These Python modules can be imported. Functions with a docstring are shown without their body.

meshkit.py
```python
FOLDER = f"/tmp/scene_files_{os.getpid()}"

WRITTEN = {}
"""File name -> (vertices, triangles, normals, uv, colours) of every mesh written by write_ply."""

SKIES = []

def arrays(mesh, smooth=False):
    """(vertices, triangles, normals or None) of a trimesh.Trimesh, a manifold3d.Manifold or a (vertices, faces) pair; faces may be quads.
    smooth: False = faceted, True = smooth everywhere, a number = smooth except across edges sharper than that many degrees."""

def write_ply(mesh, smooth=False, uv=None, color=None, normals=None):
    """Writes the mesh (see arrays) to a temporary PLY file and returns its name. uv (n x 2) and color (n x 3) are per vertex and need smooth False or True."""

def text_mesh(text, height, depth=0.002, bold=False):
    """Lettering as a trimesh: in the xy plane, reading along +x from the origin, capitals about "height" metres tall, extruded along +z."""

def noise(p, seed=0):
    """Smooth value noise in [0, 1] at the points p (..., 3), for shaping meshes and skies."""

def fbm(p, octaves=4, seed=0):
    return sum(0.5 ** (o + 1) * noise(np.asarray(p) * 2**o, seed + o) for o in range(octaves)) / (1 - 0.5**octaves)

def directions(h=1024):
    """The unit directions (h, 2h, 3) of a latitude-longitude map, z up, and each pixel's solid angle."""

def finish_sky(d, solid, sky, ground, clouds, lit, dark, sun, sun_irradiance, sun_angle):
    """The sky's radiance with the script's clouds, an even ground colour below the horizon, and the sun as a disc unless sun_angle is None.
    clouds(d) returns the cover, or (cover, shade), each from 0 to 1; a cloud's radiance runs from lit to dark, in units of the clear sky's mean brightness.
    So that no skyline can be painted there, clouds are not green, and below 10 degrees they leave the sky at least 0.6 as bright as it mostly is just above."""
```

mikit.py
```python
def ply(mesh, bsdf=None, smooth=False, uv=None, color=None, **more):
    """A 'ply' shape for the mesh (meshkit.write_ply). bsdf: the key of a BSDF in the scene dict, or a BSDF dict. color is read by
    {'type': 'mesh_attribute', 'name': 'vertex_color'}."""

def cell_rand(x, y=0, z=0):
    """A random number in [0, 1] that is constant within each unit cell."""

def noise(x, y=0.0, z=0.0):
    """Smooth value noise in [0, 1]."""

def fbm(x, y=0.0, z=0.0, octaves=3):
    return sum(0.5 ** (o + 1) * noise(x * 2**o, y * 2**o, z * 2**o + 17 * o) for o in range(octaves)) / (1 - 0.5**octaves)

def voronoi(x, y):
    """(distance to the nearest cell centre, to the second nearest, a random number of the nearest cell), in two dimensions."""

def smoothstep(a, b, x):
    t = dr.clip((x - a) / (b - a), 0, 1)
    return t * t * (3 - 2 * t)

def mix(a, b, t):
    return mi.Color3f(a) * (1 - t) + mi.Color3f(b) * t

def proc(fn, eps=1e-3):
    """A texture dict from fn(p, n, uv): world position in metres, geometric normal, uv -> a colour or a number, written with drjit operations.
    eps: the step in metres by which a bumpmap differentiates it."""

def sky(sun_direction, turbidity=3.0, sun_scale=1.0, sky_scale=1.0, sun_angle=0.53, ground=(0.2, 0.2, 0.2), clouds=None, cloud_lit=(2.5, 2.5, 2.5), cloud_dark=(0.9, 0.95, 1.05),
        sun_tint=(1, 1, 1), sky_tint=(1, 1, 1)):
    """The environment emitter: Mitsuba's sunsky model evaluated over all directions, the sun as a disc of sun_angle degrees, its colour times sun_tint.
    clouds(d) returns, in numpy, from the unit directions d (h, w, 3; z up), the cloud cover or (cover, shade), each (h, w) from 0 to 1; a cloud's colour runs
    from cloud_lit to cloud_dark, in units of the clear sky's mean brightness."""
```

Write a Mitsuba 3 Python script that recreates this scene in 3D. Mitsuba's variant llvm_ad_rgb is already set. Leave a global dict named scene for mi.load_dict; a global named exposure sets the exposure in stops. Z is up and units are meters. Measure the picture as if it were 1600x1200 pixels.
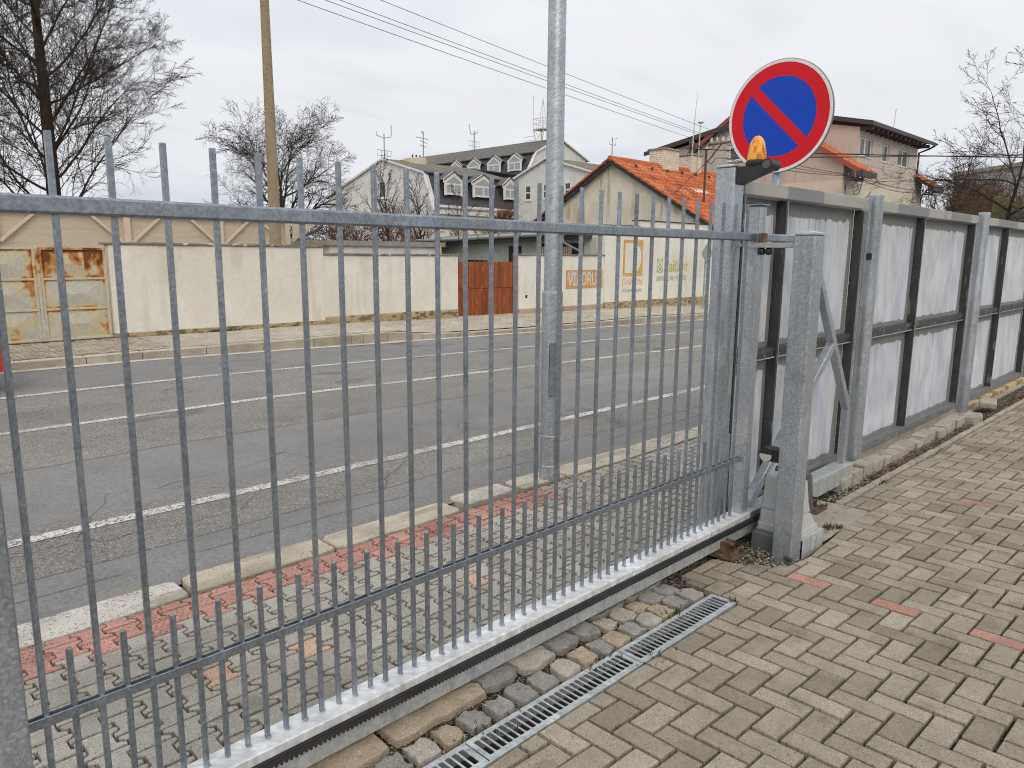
import math, random
import numpy as np
import drjit as dr
import mitsuba as mi
import trimesh
import shapely
from shapely import affinity
from shapely.geometry import Polygon, Point, box as sbox
import mikit, meshkit
from mikit import noise, fbm, voronoi, smoothstep, mix, cell_rand

# ------------------------------------------------------------------ camera, sky, exposure
T = mi.ScalarTransform4f
scene, labels = {}, {}
YAW, PITCH, ROLL = 0.7831, 0.1739, 0.0077
EYE = np.array([0.0, -1.9537, 1.6179])
_fw = np.array([math.sin(YAW) * math.cos(PITCH), math.cos(YAW) * math.cos(PITCH), -math.sin(PITCH)])
_r = np.array([math.cos(YAW), -math.sin(YAW), 0.0])
_u = np.cross(_r, _fw)
_up = -_r * math.sin(ROLL) + _u * math.cos(ROLL)
scene['camera'] = dict(type='perspective', fov=2 * math.degrees(math.atan(800 / 1150.28)), fov_axis='x', near_clip=0.05, far_clip=3000.0,
                       to_world=T().look_at(origin=EYE.tolist(), target=(EYE + _fw).tolist(), up=_up.tolist()))


def overcast(d):
    e = np.clip(d[..., 2], 0, 1)
    n = meshkit.fbm(np.stack([d[..., 0] / (e + 0.16) * 1.1, d[..., 1] / (e + 0.16) * 1.1, e * 0], -1), 4, seed=5)
    wisp = meshkit.fbm(np.stack([d[..., 0] / (e + 0.10) * 2.2, d[..., 1] / (e + 0.10) * 5.0, e * 0 + 3], -1), 5, seed=9)
    lum = (1 + 1.15 * e) / 2.15                    # an overcast sky is brighter overhead than at the horizon
    shade = 1 - lum + 0.16 * (n - 0.5) + 0.38 * np.clip(wisp - 0.55, 0, 1)
    cover = np.clip(1.0 - 0.5 * np.clip((0.45 - n) * 5, 0, 1) * np.clip(1 - e * 2.2, 0, 1), 0, 1)
    return cover, np.clip(shade, 0, 1)


scene['sky'] = mikit.sky([-0.52, -0.64, 0.57], turbidity=4, sun_tint=(0.93, 0.98, 1.07), sun_scale=0.30, sun_angle=26, clouds=overcast,
                         cloud_lit=(4.3, 4.34, 4.46), cloud_dark=(2.16, 2.28, 2.48), ground=(0.2, 0.2, 0.19))
exposure = 1.4
SEED = 11
rnd = random.Random(SEED)
nrs = np.random.RandomState(SEED)

# ------------------------------------------------------------------ bookkeeping
used = set()


def fresh(base, parent=None):
    k = base if parent is None else parent + '__' + base
    if k not in used:
        used.add(k)
        return k
    i = 1
    while f'{k}_{i:03d}' in used:
        i += 1
    k = f'{k}_{i:03d}'
    used.add(k)
    return k


def thing(base, label, cat, group=None):
    k = fresh(base)
    labels[k] = dict(label=label, category=cat)
    if group:
        labels[k]['group'] = group
    return k


def put(base, mesh, mat, parent=None, smooth=False, uv=None, label=None, kind=None, cat=None, group=None):
    k = fresh(base, parent)
    if isinstance(mesh, list):
        mesh = cat_mesh(mesh)
    if uv is not None and np.ndim(uv) == 1:
        uv = np.tile(np.asarray(uv, float), (len(mesh[0]), 1))
    scene[k] = mikit.ply(mesh, mat, smooth=smooth, uv=uv)
    d = {}
    if label: d['label'] = label
    if kind: d['kind'] = kind
    if cat: d['category'] = cat
    if group: d['group'] = group
    if d: labels[k] = d
    return k


# ------------------------------------------------------------------ mesh helpers: a mesh is (vertices, triangles)
def cat_mesh(ms):
    V, F, n = [], [], 0
    for v, f in ms:
        V.append(v); F.append(np.asarray(f) + n); n += len(v)
    return np.vstack(V), np.vstack(F)


def move(m, d):
    return m[0] + np.asarray(d, float), m[1]


def rotz(m, a, c=(0, 0, 0)):
    c = np.asarray(c, float); R = np.array([[math.cos(a), -math.sin(a), 0], [math.sin(a), math.cos(a), 0], [0, 0, 1]])
    return (m[0] - c) @ R.T + c, m[1]


_BF = np.array([[0, 2, 3], [0, 3, 1], [4, 5, 7], [4, 7, 6], [0, 1, 5], [0, 5, 4], [2, 6, 7], [2, 7, 3], [0, 4, 6], [0, 6, 2], [1, 3, 7], [1, 7, 5]])
_BF = _BF[:, ::-1]


def _orient(v, f):
    """outward faces of a convex mesh"""
    c = v.mean(0); f = np.array(f)
    n = np.cross(v[f[:, 1]] - v[f[:, 0]], v[f[:, 2]] - v[f[:, 0]])
    bad = ((v[f].mean(1) - c) * n).sum(1) < 0
    f[bad] = f[bad][:, ::-1]
    return f


def _cpts(x0, x1, y0, y1, z0, z1, b):
    P = []
    for X, sx in ((x0, 1), (x1, -1)):
        for Y, sy in ((y0, 1), (y1, -1)):
            for Z, sz in ((z0, 1), (z1, -1)):
                P += [(X, Y + sy * b, Z + sz * b), (X + sx * b, Y, Z + sz * b), (X + sx * b, Y + sy * b, Z)]
    return np.array(P, float)


from scipy.spatial import ConvexHull
_cv = _cpts(0, 1, 0, 1, 0, 1, 0.1)
_CF = _orient(_cv, ConvexHull(_cv).simplices)
_bv = np.array([[x, y, z] for x in (0, 1) for y in (0, 1) for z in (0, 1)], float)
_BF = _orient(_bv, _BF)


def box(x0, x1, y0, y1, z0, z1, b=0.0):
    x0, x1 = sorted((x0, x1)); y0, y1 = sorted((y0, y1)); z0, z1 = sorted((z0, z1))
    if b <= 0:
        return np.array([[x, y, z] for x in (x0, x1) for y in (y0, y1) for z in (z0, z1)], float), _BF
    return _cpts(x0, x1, y0, y1, z0, z1, b), _CF


def beam(p, q, w, h, up=(0, 0, 1), b=0.0):
    """a bar from p to q, w wide (sideways) and h high (along up)"""
    p, q, up = np.asarray(p, float), np.asarray(q, float), np.asarray(up, float)
    d = q - p; L = np.linalg.norm(d); d /= L
    s = np.cross(d, up); s /= np.linalg.norm(s); t = np.cross(s, d)
    v, f = box(0, L, -w / 2, w / 2, -h / 2, h / 2, b)
    return p + v[:, :1] * d + v[:, 1:2] * (-s) + v[:, 2:] * t, f


def hull(P):
    P = np.asarray(P, float)
    h = ConvexHull(P)
    ids = h.vertices; mp = -np.ones(len(P), int); mp[ids] = np.arange(len(ids))
    v = P[ids]
    return v, _orient(v, mp[h.simplices])


def tube(pts, radii, sides=8, caps=True):
    p = np.asarray(pts, float); n = len(p)
    r = np.broadcast_to(np.asarray(radii, float), (n,))
    t = np.gradient(p, axis=0); t /= np.linalg.norm(t, axis=1, keepdims=True) + 1e-12
    ref = np.array([0, 0, 1.0]) if abs(t[:, 2]).mean() < 0.8 else np.array([1.0, 0, 0])
    a = np.cross(t, ref); a /= np.linalg.norm(a, axis=1, keepdims=True) + 1e-12
    bb = np.cross(t, a); ang = np.arange(sides) * 2 * np.pi / sides
    v = (p[:, None] + r[:, None, None] * (np.cos(ang)[None, :, None] * a[:, None] + np.sin(ang)[None, :, None] * bb[:, None])).reshape(-1, 3)
    i, j = np.meshgrid(np.arange(n - 1), np.arange(sides), indexing='ij')
    A = i * sides + j; B = i * sides + (j + 1) % sides; C = B + sides; D = A + sides
    f = np.vstack([np.stack([A, B, C], -1).reshape(-1, 3), np.stack([A, C, D], -1).reshape(-1, 3)])
    if caps:
        v = np.vstack([v, p[0], p[-1]]); c0, c1 = len(v) - 2, len(v) - 1; k = np.arange(sides)
        f = np.vstack([f, np.stack([(k + 1) % sides, k, k * 0 + c0], 1), np.stack([(n - 1) * sides + k, (n - 1) * sides + (k + 1) % sides, k * 0 + c1], 1)])
    return v, f


def cyl(p, q, r, sides=16):
    return tube([p, q], [r, r], sides)


def lathe(profile, sides=24, c=(0, 0, 0)):
    """profile [(radius, z)] from bottom to top"""
    pr = np.array(profile, float); n = len(pr); ang = np.arange(sides) * 2 * np.pi / sides
    v = np.stack([pr[:, :1] * np.cos(ang), pr[:, :1] * np.sin(ang), np.repeat(pr[:, 1:], sides, 1)], -1).reshape(-1, 3) + np.asarray(c, float)
    i, j = np.meshgrid(np.arange(n - 1), np.arange(sides), indexing='ij')
    A = i * sides + j; B = i * sides + (j + 1) % sides; C = B + sides; D = A + sides
    f = np.vstack([np.stack([A, B, C], -1).reshape(-1, 3), np.stack([A, C, D], -1).reshape(-1, 3)])
    return v, f


def extrude(poly, h):
    """shapely polygon(s) -> prism of height h along +z"""
    gs = getattr(poly, 'geoms', [poly])
    ms = []
    for g in gs:
        m = trimesh.creation.extrude_polygon(g, h, engine='earcut')
        ms.append((np.array(m.vertices), np.array(m.faces)))
    return cat_mesh(ms)


def stand(m, x, y, z, sx=1.0):
    """xy-plane artwork -> upright on a wall that faces -Y"""
    v = m[0]
    return np.stack([x + v[:, 0] * sx, y - v[:, 2], z + v[:, 1]], -1), m[1]


def face_x(m, x, y, z):
    """xy-plane artwork -> upright on a wall that faces -X (artwork x runs towards -Y)"""
    v = m[0]
    return np.stack([x - v[:, 2], y - v[:, 0], z + v[:, 1]], -1), m[1]


def grid(x0, x1, nx, y0, y1, ny, fz):
    x = np.linspace(x0, x1, nx + 1) if np.isscalar(nx) else np.asarray(nx, float)
    y = np.linspace(y0, y1, ny + 1) if np.isscalar(ny) else np.asarray(ny, float)
    X, Y = np.meshgrid(x, y, indexing='ij')
    v = np.stack([X, Y, fz(X, Y)], -1).reshape(-1, 3)
    a, b = len(x) - 1, len(y) - 1
    i, j = np.meshgrid(np.arange(a), np.arange(b), indexing='ij')
    A = i * (b + 1) + j; B = A + b + 1; C = B + 1; D = A + 1
    return v, np.vstack([np.stack([A, B, C], -1).reshape(-1, 3), np.stack([A, C, D], -1).reshape(-1, 3)])


def sheet(quad):
    return np.asarray(quad, float), np.array([[0, 1, 2], [0, 2, 3]])


_TRI = {}


def paver_mesh(ring, z0, z1, b, key=None, tilt=(0, 0)):
    """a prism over the ring (n, 2) with a chamfered top edge"""
    ring = np.asarray(ring, float); n = len(ring); c = ring.mean(0)
    e = np.roll(ring, -1, 0) - ring; nrm = np.stack([e[:, 1], -e[:, 0]], 1); nrm /= np.linalg.norm(nrm, axis=1, keepdims=True)
    bis = nrm + np.roll(nrm, 1, 0); bis /= (1 + (nrm * np.roll(nrm, 1, 0)).sum(1))[:, None]
    area = (ring[:, 0] * np.roll(ring[:, 1], -1) - ring[:, 1] * np.roll(ring[:, 0], -1)).sum()
    inn = ring - bis * b * (1 if area > 0 else -1)
    f3 = lambda r, z: np.c_[r, z + (r - c) @ np.asarray(tilt)]
    v = np.vstack([f3(ring, np.full(n, z0)), f3(ring, np.full(n, z1 - b * 0.8)), f3(inn, np.full(n, z1))])
    k = np.arange(n); k2 = (k + 1) % n
    side = [np.stack([k, k2, k2 + n], 1), np.stack([k, k2 + n, k + n], 1), np.stack([k + n, k2 + n, k2 + 2 * n], 1), np.stack([k + n, k2 + 2 * n, k + 2 * n], 1)]
    if key not in _TRI or key is None:
        if n == 4:
            tri = np.array([[0, 1, 2], [0, 2, 3]])
        else:
            import mapbox_earcut as me
            tri = np.array(me.triangulate_float64(inn, np.array([n]))).reshape(-1, 3)
            a = inn[tri]; s = np.cross(a[:, 1] - a[:, 0], a[:, 2] - a[:, 0])
            tri[s < 0] = tri[s < 0][:, ::-1]
            if area < 0: tri = tri[:, ::-1]
        if key is not None: _TRI[key] = tri
    else:
        tri = _TRI[key]
    f = np.vstack(side + [tri + 2 * n])
    if area < 0: f = f[:, ::-1]
    return v, f


def stone_mesh(cx, cy, w, l, z1, seed, rough=0.009, n=16, depth=0.07):
    """an irregular split stone with a domed, uneven top"""
    r = np.random.RandomState(seed)
    a = np.arange(n) * 2 * np.pi / n + r.uniform(-0.05, 0.05, n)
    k = 12.0
    rad = (np.abs(np.cos(a)) ** k + np.abs(np.sin(a)) ** k) ** (-1 / k)
    ring = np.stack([np.cos(a) * rad * w / 2, np.sin(a) * rad * l / 2], 1) + r.normal(0, rough * 0.55, (n, 2))
    rings, zs = [1.0, 1.0, 0.985, 0.95, 0.72, 0.40], [-depth, -0.008, -0.0025, 0.0, 0.0, 0.0005]
    V = []
    for s, z in zip(rings, zs):
        q = ring * s
        V.append(np.c_[q + [cx, cy], z1 + z + (r.normal(0, rough * 0.28, n) if s < 1 else np.zeros(n))])
    V = np.vstack(V + [[[cx, cy, z1 + 0.003]]])
    F = []
    kk = np.arange(n); k2 = (kk + 1) % n
    for i in range(len(rings) - 1):
        F += [np.stack([kk + i * n, k2 + i * n, k2 + (i + 1) * n], 1), np.stack([kk + i * n, k2 + (i + 1) * n, kk + (i + 1) * n], 1)]
    F.append(np.stack([kk + (len(rings) - 1) * n, k2 + (len(rings) - 1) * n, kk * 0 + len(V) - 1], 1))
    return V, np.vstack(F)


# ------------------------------------------------------------------ materials
def rgb(c):
    return {'type': 'rgb', 'value': list(c)}


def mat(name, base, rough=0.8, metallic=0.0, spec=0.5, bump=None, bscale=1.0, eps=1e-3, **kw):
    d = dict(type='principled', base_color=mikit.proc(base) if callable(base) else rgb(base),
             roughness=mikit.proc(rough) if callable(rough) else float(rough), metallic=float(metallic), specular=float(spec), **kw)
    if bump is not None:
        d = dict(type='bumpmap', arbitrary=mikit.proc(bump, eps), scale=float(bscale), bsdf=d)
    scene[name] = dict(type='twosided', bsdf=d)


F = mi.Float


def galv_fn(scale, lo, hi, fleck=0.22):
    def fn(p, n, uv):
        q = fbm(p.x * scale + p.y * scale * 0.9, p.z * scale * 0.9 + p.y * scale * 0.5, p.x * 7)
        c = mix(lo, hi, smoothstep(0.34, 0.66, q))
        w = fbm(p.x * 2.3 + 4, p.y * 2.3, p.z * 1.6)
        c = c * (0.84 + 0.32 * w)
        s = smoothstep(0.66, 0.74, fbm(p.x * scale * 0.8 + 5, p.y * scale * 0.8, p.z * scale * 0.7, 2))
        d = smoothstep(0.68, 0.8, fbm(p.x * 13 + 5, p.y * 13, p.z * 5))
        run = smoothstep(0.56, 0.72, fbm(p.x * 34 + 2, p.y * 34, p.z * 1.3)) - smoothstep(0.60, 0.74, fbm(p.x * 27 + 9, p.y * 27 + 4, p.z * 1.1 + 5))
        blot = smoothstep(0.58, 0.66, fbm(p.x * 8 + 1, p.y * 8, p.z * 4.5 + 3, 4))
        return c * (1 + fleck * s) * (1 - 0.16 * d) * (1 + 0.16 * run) * (1 + 0.15 * blot)
    return fn


mat('galvanised', galv_fn(150, (0.235, 0.265, 0.31), (0.32, 0.355, 0.40), 0.25), 0.40, 0.78, 0.4)
mat('galvanised_post', galv_fn(165, (0.36, 0.395, 0.43), (0.48, 0.52, 0.565), 0.30), 0.42, 0.72, 0.4)
mat('galvanised_pale', galv_fn(90, (0.44, 0.475, 0.49), (0.54, 0.575, 0.59), 0.12), 0.5, 0.5, 0.4)
mat('galvanised_white', galv_fn(60, (0.58, 0.605, 0.62), (0.72, 0.74, 0.75), 0.08), 0.5, 0.35, 0.4)


def paving_fn(p, n, uv):
    t = uv.x; k = uv.y
    a = mix((0.245, 0.212, 0.165), (0.395, 0.353, 0.286), t)
    b = mix((0.33, 0.315, 0.275), (0.42, 0.402, 0.355), t)
    r = mix((0.41, 0.225, 0.185), (0.50, 0.29, 0.245), t)
    o = mix((0.50, 0.36, 0.28), (0.56, 0.38, 0.28), t)
    c = dr.select(k < 0.5, a, dr.select(k < 1.5, b, dr.select(k < 2.5, r, o)))
    g = fbm(p.x * 260, p.y * 260, p.z * 260, 2)
    m = fbm(p.x * 5 + 7, p.y * 5, 0.0)
    l = fbm(p.x * 34 + 7, p.y * 34, 0.0)
    pit = smoothstep(0.70, 0.80, noise(p.x * 330, p.y * 330, 1.0)) * 0.45
    lite = smoothstep(0.74, 0.84, noise(p.x * 300 + 9, p.y * 300, 4.0)) * 0.35
    stain = dr.clip(smoothstep(0.54, 0.74, fbm(p.x * 1.1 + 31, p.y * 1.9 + 7, 0.0)) * (0.35 + 0.65 * l) + smoothstep(0.66, 0.74, fbm(p.x * 7 + 3, p.y * 7, 9.0)) * 0.6, 0, 1)
    c = c * (0.80 + 0.30 * g) * (0.84 + 0.32 * m) * (0.9 + 0.2 * l) * (1 - pit + lite)
    return mix(c, c * mi.Color3f(0.60, 0.58, 0.55), stain * 0.62)


mat('paving', paving_fn, 0.9, 0, 0.25, bump=lambda p, n, uv: fbm(p.x * 220, p.y * 220, p.z * 220, 2) + 0.6 * fbm(p.x * 40, p.y * 40, 0.0, 2), bscale=0.0016)


def soil_fn(p, n, uv):
    g = fbm(p.x * 150, p.y * 150, 0.0)
    m = fbm(p.x * 9, p.y * 9, 3.0)
    c = mix((0.012, 0.010, 0.007), (0.065, 0.052, 0.036), smoothstep(0.3, 0.75, g))
    c = mix(c, mi.Color3f(0.055, 0.070, 0.022), smoothstep(0.58, 0.72, m) * 0.7)
    return mix(c, mi.Color3f(0.30, 0.27, 0.22), smoothstep(0.72, 0.8, noise(p.x * 190, p.y * 190)))


mat('soil', soil_fn, 0.95, 0, 0.2, bump=lambda p, n, uv: fbm(p.x * 140, p.y * 140, 0.0), bscale=0.004)


def granite_fn(p, n, uv):
    t = uv.x
    c = dr.select(t < 0.35, mix((0.31, 0.25, 0.17), (0.38, 0.315, 0.235), t * 2.8), dr.select(t < 0.75, mix((0.20, 0.195, 0.185), (0.30, 0.285, 0.265), (t - 0.35) * 2.5), mix((0.36, 0.33, 0.285), (0.44, 0.41, 0.37), (t - 0.75) * 4)))
    g = fbm(p.x * 190, p.y * 190, p.z * 190)
    sp = smoothstep(0.66, 0.76, noise(p.x * 260, p.y * 260, p.z * 260)) - smoothstep(0.72, 0.8, noise(p.x * 240 + 40, p.y * 240, p.z * 240))
    m = fbm(p.x * 22, p.y * 22, p.z * 22)
    return c * (0.72 + 0.5 * g) * (0.78 + 0.44 * m) * (1 + 0.35 * sp)


mat('granite', granite_fn, 0.85, 0, 0.3, bump=lambda p, n, uv: fbm(p.x * 90, p.y * 90, p.z * 90), bscale=0.004)


def asphalt_fn(p, n, uv):
    g = noise(p.x * 150, p.y * 150); g2 = fbm(p.x * 60, p.y * 60, 0.0, 2)
    y = p.y + 0.10 * (fbm(p.x * 1.3, p.y * 0.6) - 0.5)
    base = mi.Color3f(0.188, 0.187, 0.186)
    # resurfacing strips: smooth grey patch by the near kerb, coarse brown strip, smooth lane, coarse dark middle
    coarse = smoothstep(2.27, 2.31, y) * (1 - smoothstep(3.0, 3.25, y)) + smoothstep(4.55, 4.62, y) * (1 - smoothstep(7.2, 7.7, y))
    c = mix(base, mi.Color3f(0.184, 0.176, 0.162), coarse * 0.9)
    c = mix(c, mi.Color3f(0.172, 0.170, 0.168), smoothstep(7.3, 7.9, y) * 0.8)
    big = fbm(p.x * 0.5, p.y * 1.6, 5.0); med = fbm(p.x * 3, p.y * 4, 2.0)
    c = c * (0.86 + 0.28 * big) * (0.87 + 0.26 * med)
    amp = 0.30 + 0.75 * coarse
    c = c * (1 + amp * (g - 0.5) + 0.35 * (g2 - 0.5))
    lite = smoothstep(0.80, 0.9, noise(p.x * 120 + 5, p.y * 120 + 9)) * (0.25 + 0.55 * coarse)
    c = c * (1 + lite)
    oil = smoothstep(0.66, 0.76, fbm(p.x * 1.7 + 11, p.y * 2.6, 21.0)) * smoothstep(0.5, 0.7, fbm(p.x * 0.3, p.y * 0.8, 4.0))
    c = c * (1 - 0.30 * oil)
    trk = dr.exp(-dr.square((p.y - 3.75) * 3.0)) + dr.exp(-dr.square((p.y - 5.25) * 3.0)) + dr.exp(-dr.square((p.y - 6.75) * 3.0))
    c = c * (1 - 0.10 * trk * fbm(p.x * 0.7, p.y * 2, 7.0))
    grit = smoothstep(0.55, 0.75, fbm(p.x * 3, p.y * 14, 2.0)) * (1 - smoothstep(1.78, 2.0, p.y + 0.1 * noise(p.x * 2.0)))
    c = mix(c, mi.Color3f(0.24, 0.205, 0.15), grit * 0.7)
    # cracks
    wx = p.x + 0.25 * (fbm(p.x * 2.3, p.y * 2.3, 1.0) - 0.5); wy = p.y + 0.25 * (fbm(p.x * 2.1, p.y * 2.4, 8.0) - 0.5)
    d1, d2, cr = voronoi(wx * 0.85, wy * 1.3)
    sel = smoothstep(0.50, 0.60, fbm(p.x * 0.35 + 3, p.y * 0.7, 9.0))
    crack = (1 - smoothstep(0.004, 0.014, d2 - d1)) * sel
    seam = (1 - smoothstep(0.006, 0.016, dr.abs(y - 2.29))) + (1 - smoothstep(0.006, 0.016, dr.abs(y - 2.02))) * smoothstep(0.45, 0.55, noise(p.x * 1.5)) + (1 - smoothstep(0.008, 0.03, dr.abs(y - 4.58)))
    return c * (1 - 0.5 * dr.clip(crack + 0.8 * seam, 0, 1))


mat('asphalt', asphalt_fn, 0.88, 0, 0.3, bump=lambda p, n, uv: noise(p.x * 130, p.y * 130) + fbm(p.x * 50, p.y * 50, 0.0, 2), bscale=0.0025)


def paint_fn(p, n, uv):
    w = smoothstep(0.34, 0.50, fbm(p.x * 75, p.y * 75, 0.0))
    w2 = smoothstep(0.30, 0.62, fbm(p.x * 2.2, p.y * 2.2, 6.0))
    c = mix((0.17, 0.165, 0.155), (0.54, 0.535, 0.52), w * (0.55 + 0.45 * w2))
    return c * (0.85 + 0.3 * noise(p.x * 150, p.y * 150))


mat('road_paint', paint_fn, 0.8, 0, 0.3)


def kerb_fn(p, n, uv):
    t = uv.x
    c = mix((0.44, 0.39, 0.30), (0.52, 0.495, 0.45), t)
    g = noise(p.x * 170, p.y * 170, p.z * 170); m = fbm(p.x * 6, p.y * 9, p.z * 9)
    d = smoothstep(0.70, 0.8, noise(p.x * 120 + 3, p.y * 120, p.z * 120)) * 0.5
    st = smoothstep(0.52, 0.72, fbm(p.x * 2.5, p.y * 11, 2.0))
    return mix(c * (0.78 + 0.3 * g) * (0.75 + 0.5 * m) * (1 - d), mi.Color3f(0.22, 0.185, 0.13), st * 0.5)


mat('kerb_stone', kerb_fn, 0.9, 0, 0.25, bump=lambda p, n, uv: fbm(p.x * 80, p.y * 80, p.z * 80), bscale=0.003)


def stucco_fn(lo, hi, streak, sc=0.35, top=None):
    def fn(p, n, uv):
        h = p.x + p.y
        m = fbm(h * 1.7, p.z * 1.5, 2.0); f = fbm(h * 22, p.z * 22, 1.0)
        v = fbm(h * 5.5, p.z * 0.6, 4.0)
        c = mix(lo, hi, smoothstep(0.25, 0.75, m)) * (0.93 + 0.14 * f)
        s = smoothstep(0.52, 0.72, v) * smoothstep(0.35, 0.7, fbm(h * 0.9, p.z * 1.2, 12.0))
        return mix(c, mi.Color3f(*streak), s * sc)
    return fn


mat('cream_stucco', stucco_fn((0.73, 0.70, 0.615), (0.79, 0.77, 0.70), (0.52, 0.465, 0.37)), 0.95, 0, 0.2, bump=lambda p, n, uv: fbm((p.x + p.y) * 45, p.z * 45, 0.0), bscale=0.006)
mat('white_stucco', stucco_fn((0.74, 0.72, 0.63), (0.79, 0.78, 0.70), (0.47, 0.44, 0.35), 0.25), 0.95, 0, 0.2)
mat('dirty_stucco', stucco_fn((0.66, 0.61, 0.50), (0.76, 0.72, 0.62), (0.42, 0.34, 0.22), 0.75), 0.95, 0, 0.2)
mat('grey_stucco', stucco_fn((0.66, 0.66, 0.66), (0.73, 0.728, 0.72), (0.53, 0.525, 0.52), 0.5), 0.95, 0, 0.2)
mat('taupe_stucco', stucco_fn((0.52, 0.455, 0.405), (0.56, 0.50, 0.45), (0.28, 0.24, 0.2), 0.3), 0.95, 0, 0.2)
mat('mint_stucco', stucco_fn((0.36, 0.41, 0.365), (0.42, 0.465, 0.42), (0.30, 0.33, 0.29), 0.4), 0.95, 0, 0.2)
mat('ivory_stucco', stucco_fn((0.62, 0.57, 0.46), (0.66, 0.61, 0.5), (0.55, 0.5, 0.4), 0.3), 0.95, 0, 0.2)


def plinth_fn(p, n, uv):
    h = p.x + p.y
    m = fbm(h * 3.0, p.z * 7, 2.0); f = fbm(h * 26, p.z * 26, 1.0)
    c = mix((0.38, 0.285, 0.155), (0.50, 0.40, 0.25), m) * (0.8 + 0.4 * f)
    return mix(c, mi.Color3f(0.10, 0.085, 0.055), smoothstep(0.50, 0.66, fbm(h * 9, p.z * 16, 7.0)) * 0.75)


mat('plinth', plinth_fn, 0.95, 0, 0.2, bump=lambda p, n, uv: fbm((p.x + p.y) * 18, p.z * 18, 0.0), bscale=0.03)
mat('pink_plinth', stucco_fn((0.40, 0.30, 0.225), (0.48, 0.37, 0.29), (0.2, 0.15, 0.1), 0.7), 0.95, 0, 0.2)


def coping_fn(p, n, uv):
    h = p.x + p.y
    c = mix((0.16, 0.135, 0.10), (0.30, 0.27, 0.22), fbm(h * 8, p.z * 20, p.y * 8))
    return mix(c, mi.Color3f(0.6, 0.58, 0.54), smoothstep(0.66, 0.74, fbm(h * 7 + 9, p.z * 9, 1.0)))


mat('coping', coping_fn, 0.95, 0, 0.2, bump=lambda p, n, uv: fbm((p.x + p.y) * 25, p.z * 25, 0.0), bscale=0.02)


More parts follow.
